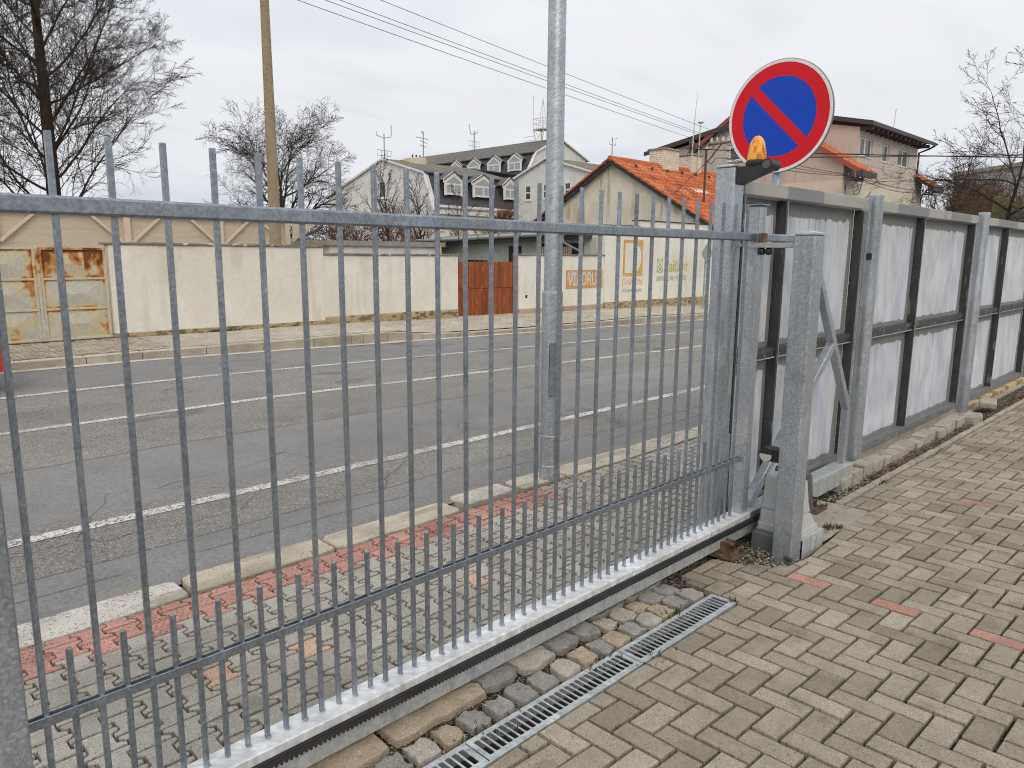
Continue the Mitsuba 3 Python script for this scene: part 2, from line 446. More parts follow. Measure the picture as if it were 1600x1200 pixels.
def rust_fn(p, n, uv):
    u, v = uv.x, uv.y
    a = fbm(p.x * 3.2 + 1.3, p.z * 3.0, 2.0, 4); b = fbm(p.x * 13, p.z * 11, 6.0)
    edge = dr.minimum(dr.minimum(u, 1 - u), dr.minimum(v, 1 - v))
    e = 1 - smoothstep(0.0, 0.14, edge)
    up = smoothstep(0.9, 1.8, p.z)
    r = a * 0.58 + b * 0.30 + 0.15 * e + 0.16 * up + 0.03 + 0.24 * smoothstep(0.50, 0.72, fbm(p.x * 9 + 2, p.z * 1.1, 14.0)) * up + 0.10 * smoothstep(0.84, 1.0, v) * up
    c = mix((0.47, 0.465, 0.395), (0.54, 0.535, 0.465), b)
    c = mix(c, mi.Color3f(0.58, 0.48, 0.29), smoothstep(0.47, 0.58, r) * 0.8)
    c = mix(c, mi.Color3f(0.45, 0.20, 0.055), smoothstep(0.64, 0.74, r))
    c = mix(c, mi.Color3f(0.17, 0.055, 0.022), smoothstep(0.76, 0.84, r))
    return c * (0.85 + 0.3 * fbm(p.x * 50, p.z * 50, 0.0))


mat('rusty_sheet', rust_fn, 0.8, 0, 0.3)


def iron_fn(p, n, uv):
    b = fbm(p.x * 30, p.y * 30, p.z * 30)
    return mix((0.075, 0.058, 0.045), (0.20, 0.12, 0.075), smoothstep(0.3, 0.75, b))


mat('rusty_iron', iron_fn, 0.8, 0.2, 0.3)


def timber_fn(p, n, uv):
    t = uv.x
    g = fbm(p.x * 26, p.z * 2.2, t * 40); k = fbm(p.x * 90, p.z * 5, t * 17)
    c = mix((0.165, 0.040, 0.014), (0.40, 0.115, 0.035), t * 0.55 + g * 0.45) * (0.75 + 0.5 * k)
    return mix(c, mi.Color3f(0.5, 0.21, 0.07), smoothstep(0.68, 0.8, fbm(p.x * 11, p.z * 4, 3.0)) * 0.6)


mat('stained_timber', timber_fn, 0.65, 0, 0.4)


def board_fn(p, n, uv):
    g = fbm(p.x * 1.6, p.z * 40, 3.0); k = fbm(p.x * 0.8, p.z * 9, 5.0)
    return mix((0.52, 0.445, 0.335), (0.62, 0.55, 0.43), g * 0.7 + k * 0.3)


mat('pale_board', board_fn, 0.8, 0, 0.3)
mat('pale_post', lambda p, n, uv: mix((0.62, 0.50, 0.40), (0.70, 0.58, 0.48), fbm(p.x * 9, p.z * 9, 0.0)), 0.8, 0, 0.3)


def panel_fn(p, n, uv):
    u, v = uv.x, uv.y
    st = fbm(p.x * 26, p.z * 0.9, 1.0, 4); st2 = fbm(p.x * 7, p.z * 0.8, 8.0); fine = fbm(p.x * 110, p.z * 4.0, 3.0)
    c = mix((0.41, 0.445, 0.505), (0.56, 0.60, 0.675), smoothstep(0.25, 0.78, st * 0.22 + fine * 0.2 + 0.58 * fbm(p.x * 5 + p.z * 2, p.z * 4, 7.0)))
    c = mix(c, mi.Color3f(0.62, 0.59, 0.53), smoothstep(0.54, 0.70, st2) * 0.4)
    c = mix(c, mi.Color3f(0.36, 0.40, 0.46), smoothstep(0.48, 0.7, fbm(p.x * 5 + 3, p.z * 3.0, 15.0)) * 0.5)
    c = mix(c, mi.Color3f(0.66, 0.70, 0.75), smoothstep(0.60, 0.70, fbm(p.x * 18, p.z * 2.6, 33.0)) * 0.3)
    drip = smoothstep(0.63, 0.70, fbm(p.x * 42, p.z * 1.6, 5.0)) * smoothstep(0.70, 1.0, v + 0.1 * st)
    c = mix(c, mi.Color3f(0.20, 0.19, 0.18), drip * 0.55)
    jag = fbm(p.x * 16, p.z * 3, 2.0) * 0.05
    edge = smoothstep(0.905, 0.915, v + jag - 0.02) + (1 - smoothstep(0.030, 0.04, v + jag * 0.7 - 0.02)) + smoothstep(0.93, 0.94, u + jag * 0.8 - 0.02)
    c = mix(c, mi.Color3f(0.15, 0.155, 0.155), dr.clip(edge, 0, 1) * 0.9)
    dx = dr.abs(p.x * 5.3 - dr.floor(p.x * 5.3) - 0.5); dz = dr.abs(p.z * 3.1 - dr.floor(p.z * 3.1) - 0.5)
    hole = (1 - smoothstep(0.012, 0.022, dr.sqrt(dx * dx + dz * dz * 2.9))) * smoothstep(0.45, 0.55, cell_rand(p.x * 5.3, p.z * 3.1, 3))
    return mix(c, mi.Color3f(0.05, 0.05, 0.05), hole)


mat('streaked_panel', panel_fn, 0.7, 0, 0.35)


def frame_fn(p, n, uv):
    c = mix((0.022, 0.023, 0.026), (0.065, 0.067, 0.07), fbm(p.x * 30, p.y * 30, p.z * 9))
    return mix(c, mi.Color3f(0.26, 0.265, 0.27), smoothstep(0.66, 0.76, fbm(p.x * 21, p.y * 40, p.z * 5 + 3)) * 0.7)


mat('black_frame', frame_fn, 0.45, 0, 0.5)
mat('grey_frame', lambda p, n, uv: mix((0.10, 0.105, 0.11), (0.22, 0.225, 0.23), fbm(p.x * 12, p.y * 40, p.z * 30)), 0.6, 0, 0.4)


def top_fn(p, n, uv):
    c = mix((0.33, 0.325, 0.30), (0.42, 0.415, 0.39), fbm(p.x * 6, p.y * 20, p.z * 20))
    return mix(c, mi.Color3f(0.20, 0.215, 0.235), smoothstep(0.56, 0.60, fbm(p.x * 3.1 + 2, p.y, p.z * 2)) * 0.9)


mat('patched_rail', top_fn, 0.55, 0.1, 0.4)


def tile_fn(p, n, uv):
    r = uv.x
    c = mix((0.40, 0.105, 0.042), (0.60, 0.205, 0.09), r) * (0.75 + 0.5 * fbm(p.x * 5, p.y * 5, p.z * 5))
    return mix(c, mi.Color3f(0.16, 0.07, 0.04), smoothstep(0.60, 0.75, fbm(p.x * 1.5, p.y * 2.5, 3.0)) * 0.5)


mat('clay_tile', tile_fn, 0.75, 0, 0.35)


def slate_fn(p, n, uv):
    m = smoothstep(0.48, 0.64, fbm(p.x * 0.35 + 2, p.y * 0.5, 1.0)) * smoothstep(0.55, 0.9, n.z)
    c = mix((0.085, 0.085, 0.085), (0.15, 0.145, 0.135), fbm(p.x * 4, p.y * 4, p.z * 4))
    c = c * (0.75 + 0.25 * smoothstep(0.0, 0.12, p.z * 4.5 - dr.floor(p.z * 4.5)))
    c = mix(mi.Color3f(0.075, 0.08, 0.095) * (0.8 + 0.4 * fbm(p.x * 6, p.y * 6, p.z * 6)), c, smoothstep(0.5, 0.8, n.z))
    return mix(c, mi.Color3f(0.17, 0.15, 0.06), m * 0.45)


mat('slate', slate_fn, 0.8, 0, 0.3)


def bark_fn(lo, hi):
    def fn(p, n, uv):
        return mix(lo, hi, fbm(p.x * 16, p.y * 16, p.z * 5))
    return fn


mat('bark', bark_fn((0.030, 0.024, 0.020), (0.075, 0.058, 0.046)), 0.9, 0, 0.2)
mat('bark_red', bark_fn((0.075, 0.042, 0.030), (0.15, 0.088, 0.062)), 0.9, 0, 0.2)
mat('bark_orange', bark_fn((0.14, 0.07, 0.035), (0.27, 0.14, 0.07)), 0.9, 0, 0.2)


def conc_fn(lo, hi):
    def fn(p, n, uv):
        g = noise(p.x * 60, p.y * 60, p.z * 60); m = fbm(p.x * 5, p.y * 5, p.z * 1.4)
        pit = smoothstep(0.72, 0.8, noise(p.x * 28, p.y * 28, p.z * 28)) * 0.3
        return mix(lo, hi, m) * (0.82 + 0.34 * g) * (1 - pit)
    return fn


mat('concrete', conc_fn((0.28, 0.255, 0.215), (0.40, 0.375, 0.325)), 0.92, 0, 0.2, bump=lambda p, n, uv: fbm(p.x * 40, p.y * 40, p.z * 40), bscale=0.004)
mat('mast_concrete', conc_fn((0.27, 0.215, 0.14), (0.37, 0.305, 0.21)), 0.92, 0, 0.2)


def brick_fn(p, n, uv):
    return mix((0.68, 0.62, 0.50), (0.76, 0.72, 0.62), uv.x) * (0.85 + 0.3 * fbm(p.x * 9, p.y * 9, p.z * 9))


mat('yellow_brick', brick_fn, 0.9, 0, 0.2)
mat('mortar', (0.27, 0.22, 0.17), 0.95)
mat('white_paint', (0.72, 0.72, 0.71), 0.5)
mat('glass_dark', lambda p, n, uv: mix((0.03, 0.035, 0.04), (0.10, 0.11, 0.115), fbm(p.x * 2.2, p.z * 2.2 + p.y, 1.0)), 0.08, 0, 0.7)
mat('glass_curtain', lambda p, n, uv: mix((0.28, 0.31, 0.32), (0.42, 0.45, 0.46), fbm(p.x * 3.2, p.z * 2.2 + p.y, 1.0)), 0.1, 0, 0.7)
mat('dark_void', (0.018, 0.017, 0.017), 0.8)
mat('black_plastic', lambda p, n, uv: mix((0.012, 0.012, 0.013), (0.03, 0.03, 0.031), fbm(p.x * 40, p.y * 40, p.z * 40)), 0.42, 0, 0.5)
mat('rubber', lambda p, n, uv: mix((0.014, 0.012, 0.013), (0.045, 0.040, 0.042), fbm(p.x * 9, p.y * 60, p.z * 60)), 0.5, 0, 0.5)
mat('grey_plastic', lambda p, n, uv: mix((0.38, 0.385, 0.38), (0.47, 0.475, 0.465), fbm(p.x * 8, p.y * 8, p.z * 6)), 0.5, 0, 0.45)
mat('dark_plastic', lambda p, n, uv: mix((0.075, 0.085, 0.088), (0.12, 0.13, 0.132), fbm(p.x * 14, p.y * 14, p.z * 7)), 0.5, 0, 0.45)
scene['amber'] = dict(type='twosided', bsdf=dict(type='principled', base_color=mikit.proc(lambda p, n, uv: mix((0.62, 0.16, 0.006), (0.95, 0.46, 0.05), smoothstep(0.30, 0.62, fbm(p.x * 60, p.y * 60, p.z * 22)))), roughness=0.16, specular=0.6, clearcoat=0.6, clearcoat_gloss=0.9))


def film_fn(c):
    def fn(p, n, uv):
        return mi.Color3f(*c) * (0.90 + 0.14 * noise(p.y * 220, p.z * 220, p.x) + 0.06 * fbm(p.y * 6, p.z * 6, 1.0))
    return fn


mat('sign_red', film_fn((0.66, 0.006, 0.016)), 0.5, 0, 0.3)
mat('sign_blue', film_fn((0.003, 0.06, 0.52)), 0.5, 0, 0.3)
mat('sign_white', film_fn((0.74, 0.735, 0.74)), 0.4, 0, 0.5)
mat('sign_edge', (0.20, 0.215, 0.225), 0.45, 0.5)


def faded(c):
    def fn(p, n, uv):
        w = smoothstep(0.30, 0.62, fbm(p.x * 4, p.z * 4, 2.0))
        return mix((0.60, 0.56, 0.46), c, 0.62 + 0.38 * w)
    return fn


mat('ad_orange', faded((0.66, 0.35, 0.085)), 0.9)
mat('ad_tan', faded((0.56, 0.30, 0.115)), 0.9)
mat('ad_lime', faded((0.47, 0.47, 0.12)), 0.9)
mat('ad_grey', faded((0.26, 0.25, 0.24)), 0.9)
mat('ad_white', (0.64, 0.61, 0.54), 0.9)
mat('roof_red', (0.30, 0.075, 0.05), 0.6)
mat('gutter_dark', (0.045, 0.045, 0.05), 0.5)
mat('zinc', (0.36, 0.385, 0.40), 0.45, 0.4)
mat('wire_black', (0.02, 0.02, 0.021), 0.6)
mat('wire_grey', (0.09, 0.09, 0.095), 0.6)
mat('antenna_grey', (0.20, 0.205, 0.215), 0.5, 0.3)
mat('antenna_white', (0.56, 0.55, 0.50), 0.6)
mat('porcelain', (0.62, 0.60, 0.56), 0.25)
mat('grass', lambda p, n, uv: mix((0.028, 0.045, 0.012), (0.075, 0.095, 0.03), fbm(p.x * 40, p.y * 40, 1.0)), 0.9)
mat('earth', lambda p, n, uv: mix((0.085, 0.08, 0.045), (0.15, 0.135, 0.085), fbm(p.x * 0.8, p.y * 0.8, 1.0)), 0.95)
mat('leaf_litter', lambda p, n, uv: mix((0.045, 0.022, 0.014), (0.17, 0.085, 0.045), uv.x), 0.9)
mat('gravel_stone', lambda p, n, uv: mix((0.085, 0.075, 0.06), (0.40, 0.36, 0.30), uv.x), 0.9)
mat('car_red', (0.52, 0.008, 0.012), 0.25, 0, 0.5, clearcoat=1.0, clearcoat_gloss=0.95)
mat('tail_red', (0.62, 0.02, 0.02), 0.15, 0, 0.6)
mat('steel_dark', (0.09, 0.09, 0.095), 0.4, 0.6)
mat('block_grey', lambda p, n, uv: mix((0.40, 0.39, 0.375), (0.47, 0.46, 0.45), fbm(p.x * .2, p.y * .2, p.z * .4)), 0.9)
mat('green_mesh', (0.12, 0.17, 0.07), 0.8)

# ================================================================== THE SETTING: ground, road, kerbs, pavements, yard
def sstep(a, b, x):
    t = np.clip((np.asarray(x, float) - a) / (b - a), 0, 1)
    return t * t * (3 - 2 * t)


def zroad(X, Y):                    # the road falls away gently towards the right on its far side
    return -0.05 + 0.03 * (1 - sstep(1.7, 2.6, Y)) - 0.018 * np.clip(np.asarray(X, float) - 4, 0, 60) * sstep(2.8, 6.0, Y)


KX = [-40, 8.9, 9.7, 13.0, 18.0, 25.0, 40, 90]
KZ = [0.07, 0.07, -0.06, -0.125, -0.12, -0.27, -0.6, -1.1]
WZ = [0.12, 0.12, 0.10, 0.06, 0.02, -0.13, -0.55, -1.05]
KERB_Y, WALL_Y = 10.25, 12.05


def zwalk(X, Y):
    t = np.clip((np.asarray(Y, float) - KERB_Y) / (WALL_Y - KERB_Y), 0, 1)
    return np.interp(X, KX, KZ) * (1 - t) + np.interp(X, KX, WZ) * t


put('ground', grid(-600, 1200, np.array([-600, -60, -20, 0, 4, 12, 24, 40, 64, 120, 300, 1200.]), -300, 1200,
                   np.array([-300, -40, -6, 1.5, 2.8, 4, 6, 10, 13, 20, 60, 200, 1200.]), lambda X, Y: zroad(X, Y) - 0.28), 'earth', kind='structure', smooth=True)
put('road', grid(-30, 75, 210, 1.66, 10.27, 34, zroad), 'asphalt', kind='structure', smooth=True)


def line_strip(x0, x1, y0, y1, name, label):
    n = max(2, int((x1 - x0) / 0.5))
    put(name, grid(x0, x1, n, y0, y1, 1, lambda X, Y: zroad(X, Y) + 0.004), 'road_paint', kind='structure', smooth=True, label=label)


line_strip(-30, 60, 2.87, 2.985, 'edge_line', 'worn white edge line along the near side of the road')
line_strip(-30, 60, 5.98, 6.10, 'centre_line', 'solid white line along the middle of the road')
line_strip(-30, 60, 7.98, 8.09, 'lane_line', 'thin white line before the far kerb lane')
put('gutter_strip', grid(-30, 60, 180, 10.06, 10.26, 1, lambda X, Y: zroad(X, Y) + 0.006), 'kerb_stone', kind='structure', smooth=True, uv=(.85, 0))

# yard bed, drain trench etc.: one sheet of soil under every paved surface on this side of the road
bed = lambda X, Y: -0.028 + 0.004 * meshkit.fbm(np.stack([X * 9, Y * 9, X * 0], -1), 2)
put('yard_bed', [grid(-6, 22, 112, -9, -0.402, 34, bed), grid(-6, 22, 112, -0.262, -0.02, 4, bed), grid(3.064, 22, 76, -0.402, -0.262, 2, bed)], 'soil', kind='structure', smooth=True)
put('pavement_bed', grid(-6, 22, 112, -0.02, 1.5, 12, lambda X, Y: -0.026 + 0.003 * meshkit.fbm(np.stack([X * 9, Y * 9, X * 0], -1), 2)), 'soil', kind='structure', smooth=True)

# ---- herringbone yard: lattice measured on the ground
A = np.array([0.0914, -0.0031]); B = np.array([0.0021, -0.1028]); O = np.array([2.5084, -0.8019])
GAP = 0.0118


def lat(u, v):
    return O + u * A + v * B


EDGE_Y = lambda x: -0.165 - 0.008 * (x - 4.85)
yard_region = Polygon([(3.075, -0.045), (3.44, -0.045), (3.50, -0.20), (3.64, -0.375), (3.86, -0.40), (4.42, -0.36), (4.86, -0.365), (4.86, EDGE_Y(4.86) - 0.03), (21, EDGE_Y(21) - 0.03),
                       (21, -8.5), (-5.5, -8.5), (-5.5, -0.399), (3.068, -0.400)])
reds = {(11, 0), (11, 4), (11, -4), (33, -2)}
cells = []
for k in range(-60, 110):
    for m in range(-40, 60):
        for (u, v, w, h) in ((0, 0, 2, 1), (-1, 0, 1, 2)):
            uu, vv = u + k + 4 * m, v + k
            c = lat(uu + w / 2, vv + h / 2)
            if -5 < c[0] < 20.5 and -8 < c[1] < 0:
                dx, dy = c[0] - EYE[0], c[1] - EYE[1]
                az = math.degrees(math.atan2(dx, dy)); dist = math.hypot(dx, dy)
                if dist < 18 and 2 < az < 128 and (dist > 0.35):
                    cells.append((dist, uu, vv, w, h, az))
cells.sort()
fwd = lambda c: (lat(c[1] + c[3] / 2, c[2] + c[4] / 2) - EYE[:2])
yard = 'yard_paving'
used.add(yard)
labels[yard] = dict(label='herringbone block paving of the yard with moss in its joints', kind='structure')
EXCL = sbox(-6, 3.07, -0.405, 0.2)
vis, rest = [], []
for c in cells:
    dist, uu, vv, w, h, az = c
    cor = [lat(uu, vv), lat(uu + w, vv), lat(uu + w, vv + h), lat(uu, vv + h)]
    pg = Polygon(cor)
    if not pg.intersects(yard_region):
        continue
    if not yard_region.contains(pg):
        pg = pg.intersection(yard_region)
        if pg.is_empty or pg.geom_type != 'Polygon' or pg.area < 0.0022:
            continue
    pg = pg.buffer(-GAP / 2 - rnd.uniform(0, 0.0012), join_style=2)
    if pg.is_empty or pg.geom_type != 'Polygon':
        continue
    ring = np.array(pg.simplify(0.001).exterior.coords)[:-1]
    # is it inside the picture?
    q = np.r_[pg.centroid.x, pg.centroid.y, 0] - EYE
    z = q @ _fw; px = 512 + 736.2 * (q @ (_r * math.cos(ROLL) + _u * math.sin(ROLL))) / max(z, 1e-6); py = 384 - 736.2 * (q @ _up) / max(z, 1e-6)
    seen = z > 0.2 and -20 < px < 1044 and py < 800
    (vis if seen else rest).append((uu, vv, ring))
vis, rest = vis[:300], vis[300:] + rest


def yard_paver(uu, vv, ring):
    r = random.Random(uu * 7919 + vv * 104729)
    jx, jy = r.gauss(0, 0.0008), r.gauss(0, 0.0008)
    c_ = ring.mean(0); ja = r.gauss(0, 0.007); ring = (ring - c_) @ np.array([[math.cos(ja), math.sin(ja)], [-math.sin(ja), math.cos(ja)]]) + c_
    m = paver_mesh(ring + [jx, jy], -0.03, 0.0 + r.gauss(0, 0.0016), 0.0038, key=('q' if len(ring) == 4 else None), tilt=(r.gauss(0, 0.007), r.gauss(0, 0.007)))
    tone = min(1, max(0, r.gauss(0.5, 0.25)))
    kind = 2 if (uu, vv) in reds else 0
    return m, (tone, kind)


for uu, vv, ring in vis:
    m, t = yard_paver(uu, vv, ring)
    put('paver', m, 'paving', yard, uv=t)
ms, uvs = [], []
for uu, vv, ring in rest:
    m, t = yard_paver(uu, vv, ring); ms.append(m); uvs.append(np.tile(t, (len(m[0]), 1)))
put('further_pavers', cat_mesh(ms), 'paving', yard, uv=np.vstack(uvs), kind='stuff')

# edging stones between the pavers and the fence strip
es = thing('edging_strip', 'low concrete edging between the block paving and the gravel under the fence', 'edging')
x = 4.86; i = 0
while x < 20:
    L = 0.5
    put('edging_stone', box(x, x + L - 0.004, EDGE_Y(x) - 0.022, EDGE_Y(x) + 0.026, -0.1, 0.006 + rnd.uniform(-.003, .003), 0.005), 'concrete', es)
    x += L
# concrete patch beside the motor
put('concrete_patch', grid(4.14, 4.86, 18, -0.365, -0.02, 10, lambda X, Y: -0.006 + 0.010 * (meshkit.fbm(np.stack([X * 6, Y * 6, X * 0], -1), 3) - 0.5)), 'concrete', kind='structure', smooth=True)
# gravel and dead leaves under the fence and round the post
GR = np.random.RandomState(4)


def pebble(x, y, z, s, r):
    v = np.array([[1, 0, 0], [-1, 0, 0], [0, 1, 0], [0, -1, 0], [0, 0, 1], [0, 0, -1]], float) * (1 + r.uniform(-.35, .35, (6, 1))) * s * np.array([1, .85, .6])
    f = np.array([[0, 2, 4], [2, 1, 4], [1, 3, 4], [3, 0, 4], [2, 0, 5], [1, 2, 5], [3, 1, 5], [0, 3, 5]])
    a = r.uniform(0, 6.28)
    return rotz((v, f), a)[0] + [x, y, z], f


ms, uvs = [], []
def scatter(n, fx, fy, s0, s1, z=-0.012):
    for _ in range(n):
        x, y = fx(), fy()
        if callable(y): y = y(x)
        m = pebble(x, y, z + GR.uniform(-.004, .006), GR.uniform(s0, s1), GR); ms.append(m); uvs.append(np.tile([GR.uniform(0, 1) ** 1.5, 0], (6, 1)))


scatter(1500, lambda: GR.uniform(4.9, 9.5), lambda: (lambda x: GR.uniform(EDGE_Y(x) + 0.03, -0.055)), 0.006, 0.015)
scatter(420, lambda: GR.uniform(9.5, 13), lambda: (lambda x: GR.uniform(EDGE_Y(x) + 0.03, -0.03)), 0.008, 0.02)
scatter(900, lambda: GR.uniform(3.45, 3.9), lambda: GR.uniform(-0.37, -0.06), 0.004, 0.010)
scatter(1600, lambda: GR.uniform(0.9, 3.06), lambda: GR.uniform(-0.27, 0.06), 0.0025, 0.006, -0.012)
put('gravel', cat_mesh(ms), 'gravel_stone', kind='stuff', uv=np.vstack(uvs), label='loose grit and gravel along the gate track and under the fence', cat='gravel')
ms, uvs = [], []
for _ in range(420):
    x = GR.uniform(5.6, 10.5); y = GR.uniform(EDGE_Y(x) + 0.03, -0.06)
    a, s = GR.uniform(0, 6.28), GR.uniform(0.012, 0.026)
    q = np.array([[1, 0, .3], [0.1, .5, 0], [-1, 0, .25], [-.1, -.5, 0.1]]) * s
    m = rotz((q, np.array([[0, 1, 2], [0, 2, 3]])), a); m = (m[0] + [x, y, 0.004 + GR.uniform(0, .012)], m[1]); ms.append(m); uvs.append(np.tile([GR.uniform(0, 1), 0], (4, 1)))
put('dead_leaves', cat_mesh(ms), 'leaf_litter', kind='stuff', uv=np.vstack(uvs), label='dry brown leaves lying along the foot of the fence', cat='leaves')
# moss tufts in corners
ms = []
for (x, y, s, n) in ((4.36, -0.30, 0.05, 60), (4.41, -0.345, 0.03, 30), (7.9, -0.07, 0.09, 70), (8.75, -0.08, 0.08, 60), (4.75, -0.12, 0.04, 24), (3.05, -0.38, .03, 16), (2.2, -0.262, .10, 24), (1.6, -0.262, .14, 34), (2.75, -0.262, .08, 20), (1.25, -0.405, .10, 18), (2.4, -0.402, .12, 20), (5.6, -0.2, .08, 26), (6.9, -0.21, .1, 24)):
    for _ in range(n):
        px_, py_ = x + GR.normal(0, s * .5), y + GR.normal(0, s * .25)
        h = GR.uniform(.01, .03); a = GR.uniform(0, 6.28)
        ms.append((np.array([[px_ + .005 * math.cos(a), py_ + .005 * math.sin(a), -.01], [px_ - .005 * math.cos(a), py_ - .005 * math.sin(a), -.01], [px_ + GR.normal(0, .012), py_ + GR.normal(0, .012), h]]), np.array([[0, 1, 2]])))
put('moss', cat_mesh(ms), 'grass', kind='stuff', label='small green tufts of moss and grass at the foot of post and fence', cat='moss')

# ---- granite setts and long stones between the gate track and the drain
cs = 'sett_strip'; used.add(cs); labels[cs] = dict(label='strip of granite setts and old kerb stones beside the gate track', kind='structure')
sr = random.Random(21)
x = 0.84; tones = [.2, .72, .3, .6, .8, .34, .66, .74, .62, .70, .85, .34, .65, .3, .7, .8, .34, .6, .72, .5, .34, .8]
i = 0
while x < 2.98:
    L = sr.uniform(0.088, 0.108)
    put('sett', stone_mesh(x + L / 2, -0.198 + sr.uniform(-.008, .008), L - .006, sr.uniform(.092, .106), 0.004 + sr.uniform(-.006, .006), 100 + i), 'granite', cs, smooth=60 and True, uv=(tones[i % 22], 0))
    x += L + sr.uniform(0.014, 0.024); i += 1
x = 2.42
while x < 3.0:
    L = sr.uniform(0.085, 0.11)
    put('sett', stone_mesh(x + L / 2, -0.088 + sr.uniform(-.008, .008), L, sr.uniform(.088, .105), 0.002 + sr.uniform(-.006, .006), 140 + i), 'granite', cs, smooth=True, uv=(tones[(i * 5 + 3) % 22], 0))
    x += L + sr.uniform(0.014, 0.024); i += 1
for j, (x0, x1, y0, y1, t) in enumerate(((.55, .98, -.11, .06, .30), (1.0, 1.275, -.125, .06, .32), (1.30, 1.715, -.105, .06, .33), (1.735, 1.90, -.10, .06, .62), (1.925, 2.105, -.115, .06, .9), (2.125, 2.265, -.10, .05, .60), (2.285, 2.40, -.115, .05, .58), (2.45, 2.7, -.03, .06, .5), (2.72, 3.0, -.03, .06, .6))):
    put('kerb_stone', stone_mesh((x0 + x1) / 2, (y0 + y1) / 2, x1 - x0, y1 - y0, 0.004 + sr.uniform(-.004, .004), 170 + j, rough=.011, n=18), 'granite', cs, smooth=True, uv=(t, 0))

# ---- drain channel with slotted grates
dr_ = thing('drain_channel', 'long galvanised slotted drain grate set in the yard paving', 'drain')
y0, y1 = -0.392, -0.272
put('channel', [box(-1.2, 3.055, y0 - .006, y0, -.09, .000), box(-1.2, 3.055, y1, y1 + .006, -.09, .000), box(-1.2, 3.055, y0, y1, -.09, -.08), box(3.055, 3.063, y0 - .006, y1 + .006, -.09, 0.0)], 'galvanised_pale', dr_)
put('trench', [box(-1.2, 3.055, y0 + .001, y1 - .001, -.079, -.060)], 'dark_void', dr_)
for gi, (gx0, gx1) in enumerate(((-1.2, -0.352), (-0.346, 0.504), (0.51, 1.46), (1.466, 2.30), (2.306, 3.053))):
    slots = []
    n = int((gx1 - gx0 - .03) / 0.0286)
    for s in range(n):
        cx = gx0 + 0.03 + s * 0.0286
        slots.append(sbox(cx - .0060, y0 + .022, cx + .0060, y1 - .022).buffer(.005, quad_segs=3).buffer(0))
    pl = sbox(gx0, y0, gx1, y1).difference(shapely.union_all(slots))
    m = extrude(pl, 0.004)
    put('grate', move(m, (0, 0, -0.001)), 'galvanised_pale', dr_)

# ---- near pavement: bone-shaped interlocking pavers, red textured row along the kerb
walk = 'pavement'; used.add(walk); labels[walk] = dict(label='grey interlocking pavement between the gate and the road', kind='structure')
CW, CL, D = 0.1165, 0.1335, 0.0125


def bone_sides(yc):
    L = CL
    t = np.array([-.5, -.30, -.20, .20, .30, .5]) * L
    s = np.array([1, 1, -1, -1, 1, 1]) * D
    right = np.stack([CW / 2 + s, t], 1); left = np.stack([-CW / 2 - s, t], 1)[::-1]
    return np.vstack([right, left])


BONE = bone_sides(0)
pv_all = []
WR = Polygon([(-3, 0.045), (14, 0.045), (14, 1.452), (-3, 1.452)])
for ci in range(-30, 125):
    xc = 0.56 + ci * CW
    for ri in range(-1, 12):
        yc = 1.31 - CL / 2 - ri * CL + (0.5 * CL if ci % 2 else 0)
        ring = BONE + [xc + 0.045 * (1.31 - yc), yc]
        pg = Polygon(ring)
        if not pg.intersects(WR):
            continue
        if not WR.contains(pg):
            pg = pg.intersection(WR)
        pg = pg.buffer(-0.0052, join_style=2)
        if pg.is_empty or pg.geom_type != 'Polygon' or pg.area < .001:
            continue
        full = pg.area > .0135
        ring = np.array(pg.exterior.coords)[:-1]
        kind = 1
        if yc > 1.235 and xc < 3.62: kind = 2
        if ci in (7, 15) and ri == 5 or (ci == 4 and ri == 4): kind = 3
        q = np.r_[xc, yc, 0] - EYE; z = q @ _fw; px = 512 + 736.2 * (q @ _r) / max(z, 1e-6); py = 384 - 736.2 * (q @ _up) / max(z, 1e-6)
        hidden = not (z > .2 and -10 < px < 745 and py < 790)
        pv_all.append((hidden, math.hypot(q[0], q[1]), ring, kind, ci, ri, xc, yc))
pv_all.sort(key=lambda t: t[:2])
stuff, suv = [], []
for n_, (hid, dist, ring, kind, ci, ri, xc, yc) in enumerate(pv_all):
    r = random.Random(ci * 331 + ri * 17)
    m = paver_mesh(ring, -0.03, 0.0 + r.gauss(0, .0011), 0.0028, key=None, tilt=(r.gauss(0, .006), r.gauss(0, .006)))
    if kind == 2 and not hid:                       # raised ridges of the tactile row
        nb = [m]
        c = ring.mean(0); pgc = Polygon(ring).buffer(-.008)
        for a_ in range(-2, 3):
            for b_ in range(-2, 3):
                cx, cy = c[0] + a_ * .026 + (.013 if b_ % 2 else 0), c[1] + b_ * .026
                if pgc.contains(Point(cx, cy)):
                    nb.append(box(cx - .007, cx + .007, cy - .0035, cy + .0035, -.002, .003, .0012))
        m = cat_mesh(nb)
    uv = (min(1, max(0, r.gauss(.5, .22))), kind)
    if n_ < 300 and not hid:
        put('paver', m, 'paving', walk, uv=uv, label='red textured paver of the row along the kerb' if kind == 2 else None)
    else:
        stuff.append(m); suv.append(np.tile(uv, (len(m[0]), 1)))
put('further_pavers', cat_mesh(stuff), 'paving', walk, uv=np.vstack(suv), kind='stuff')

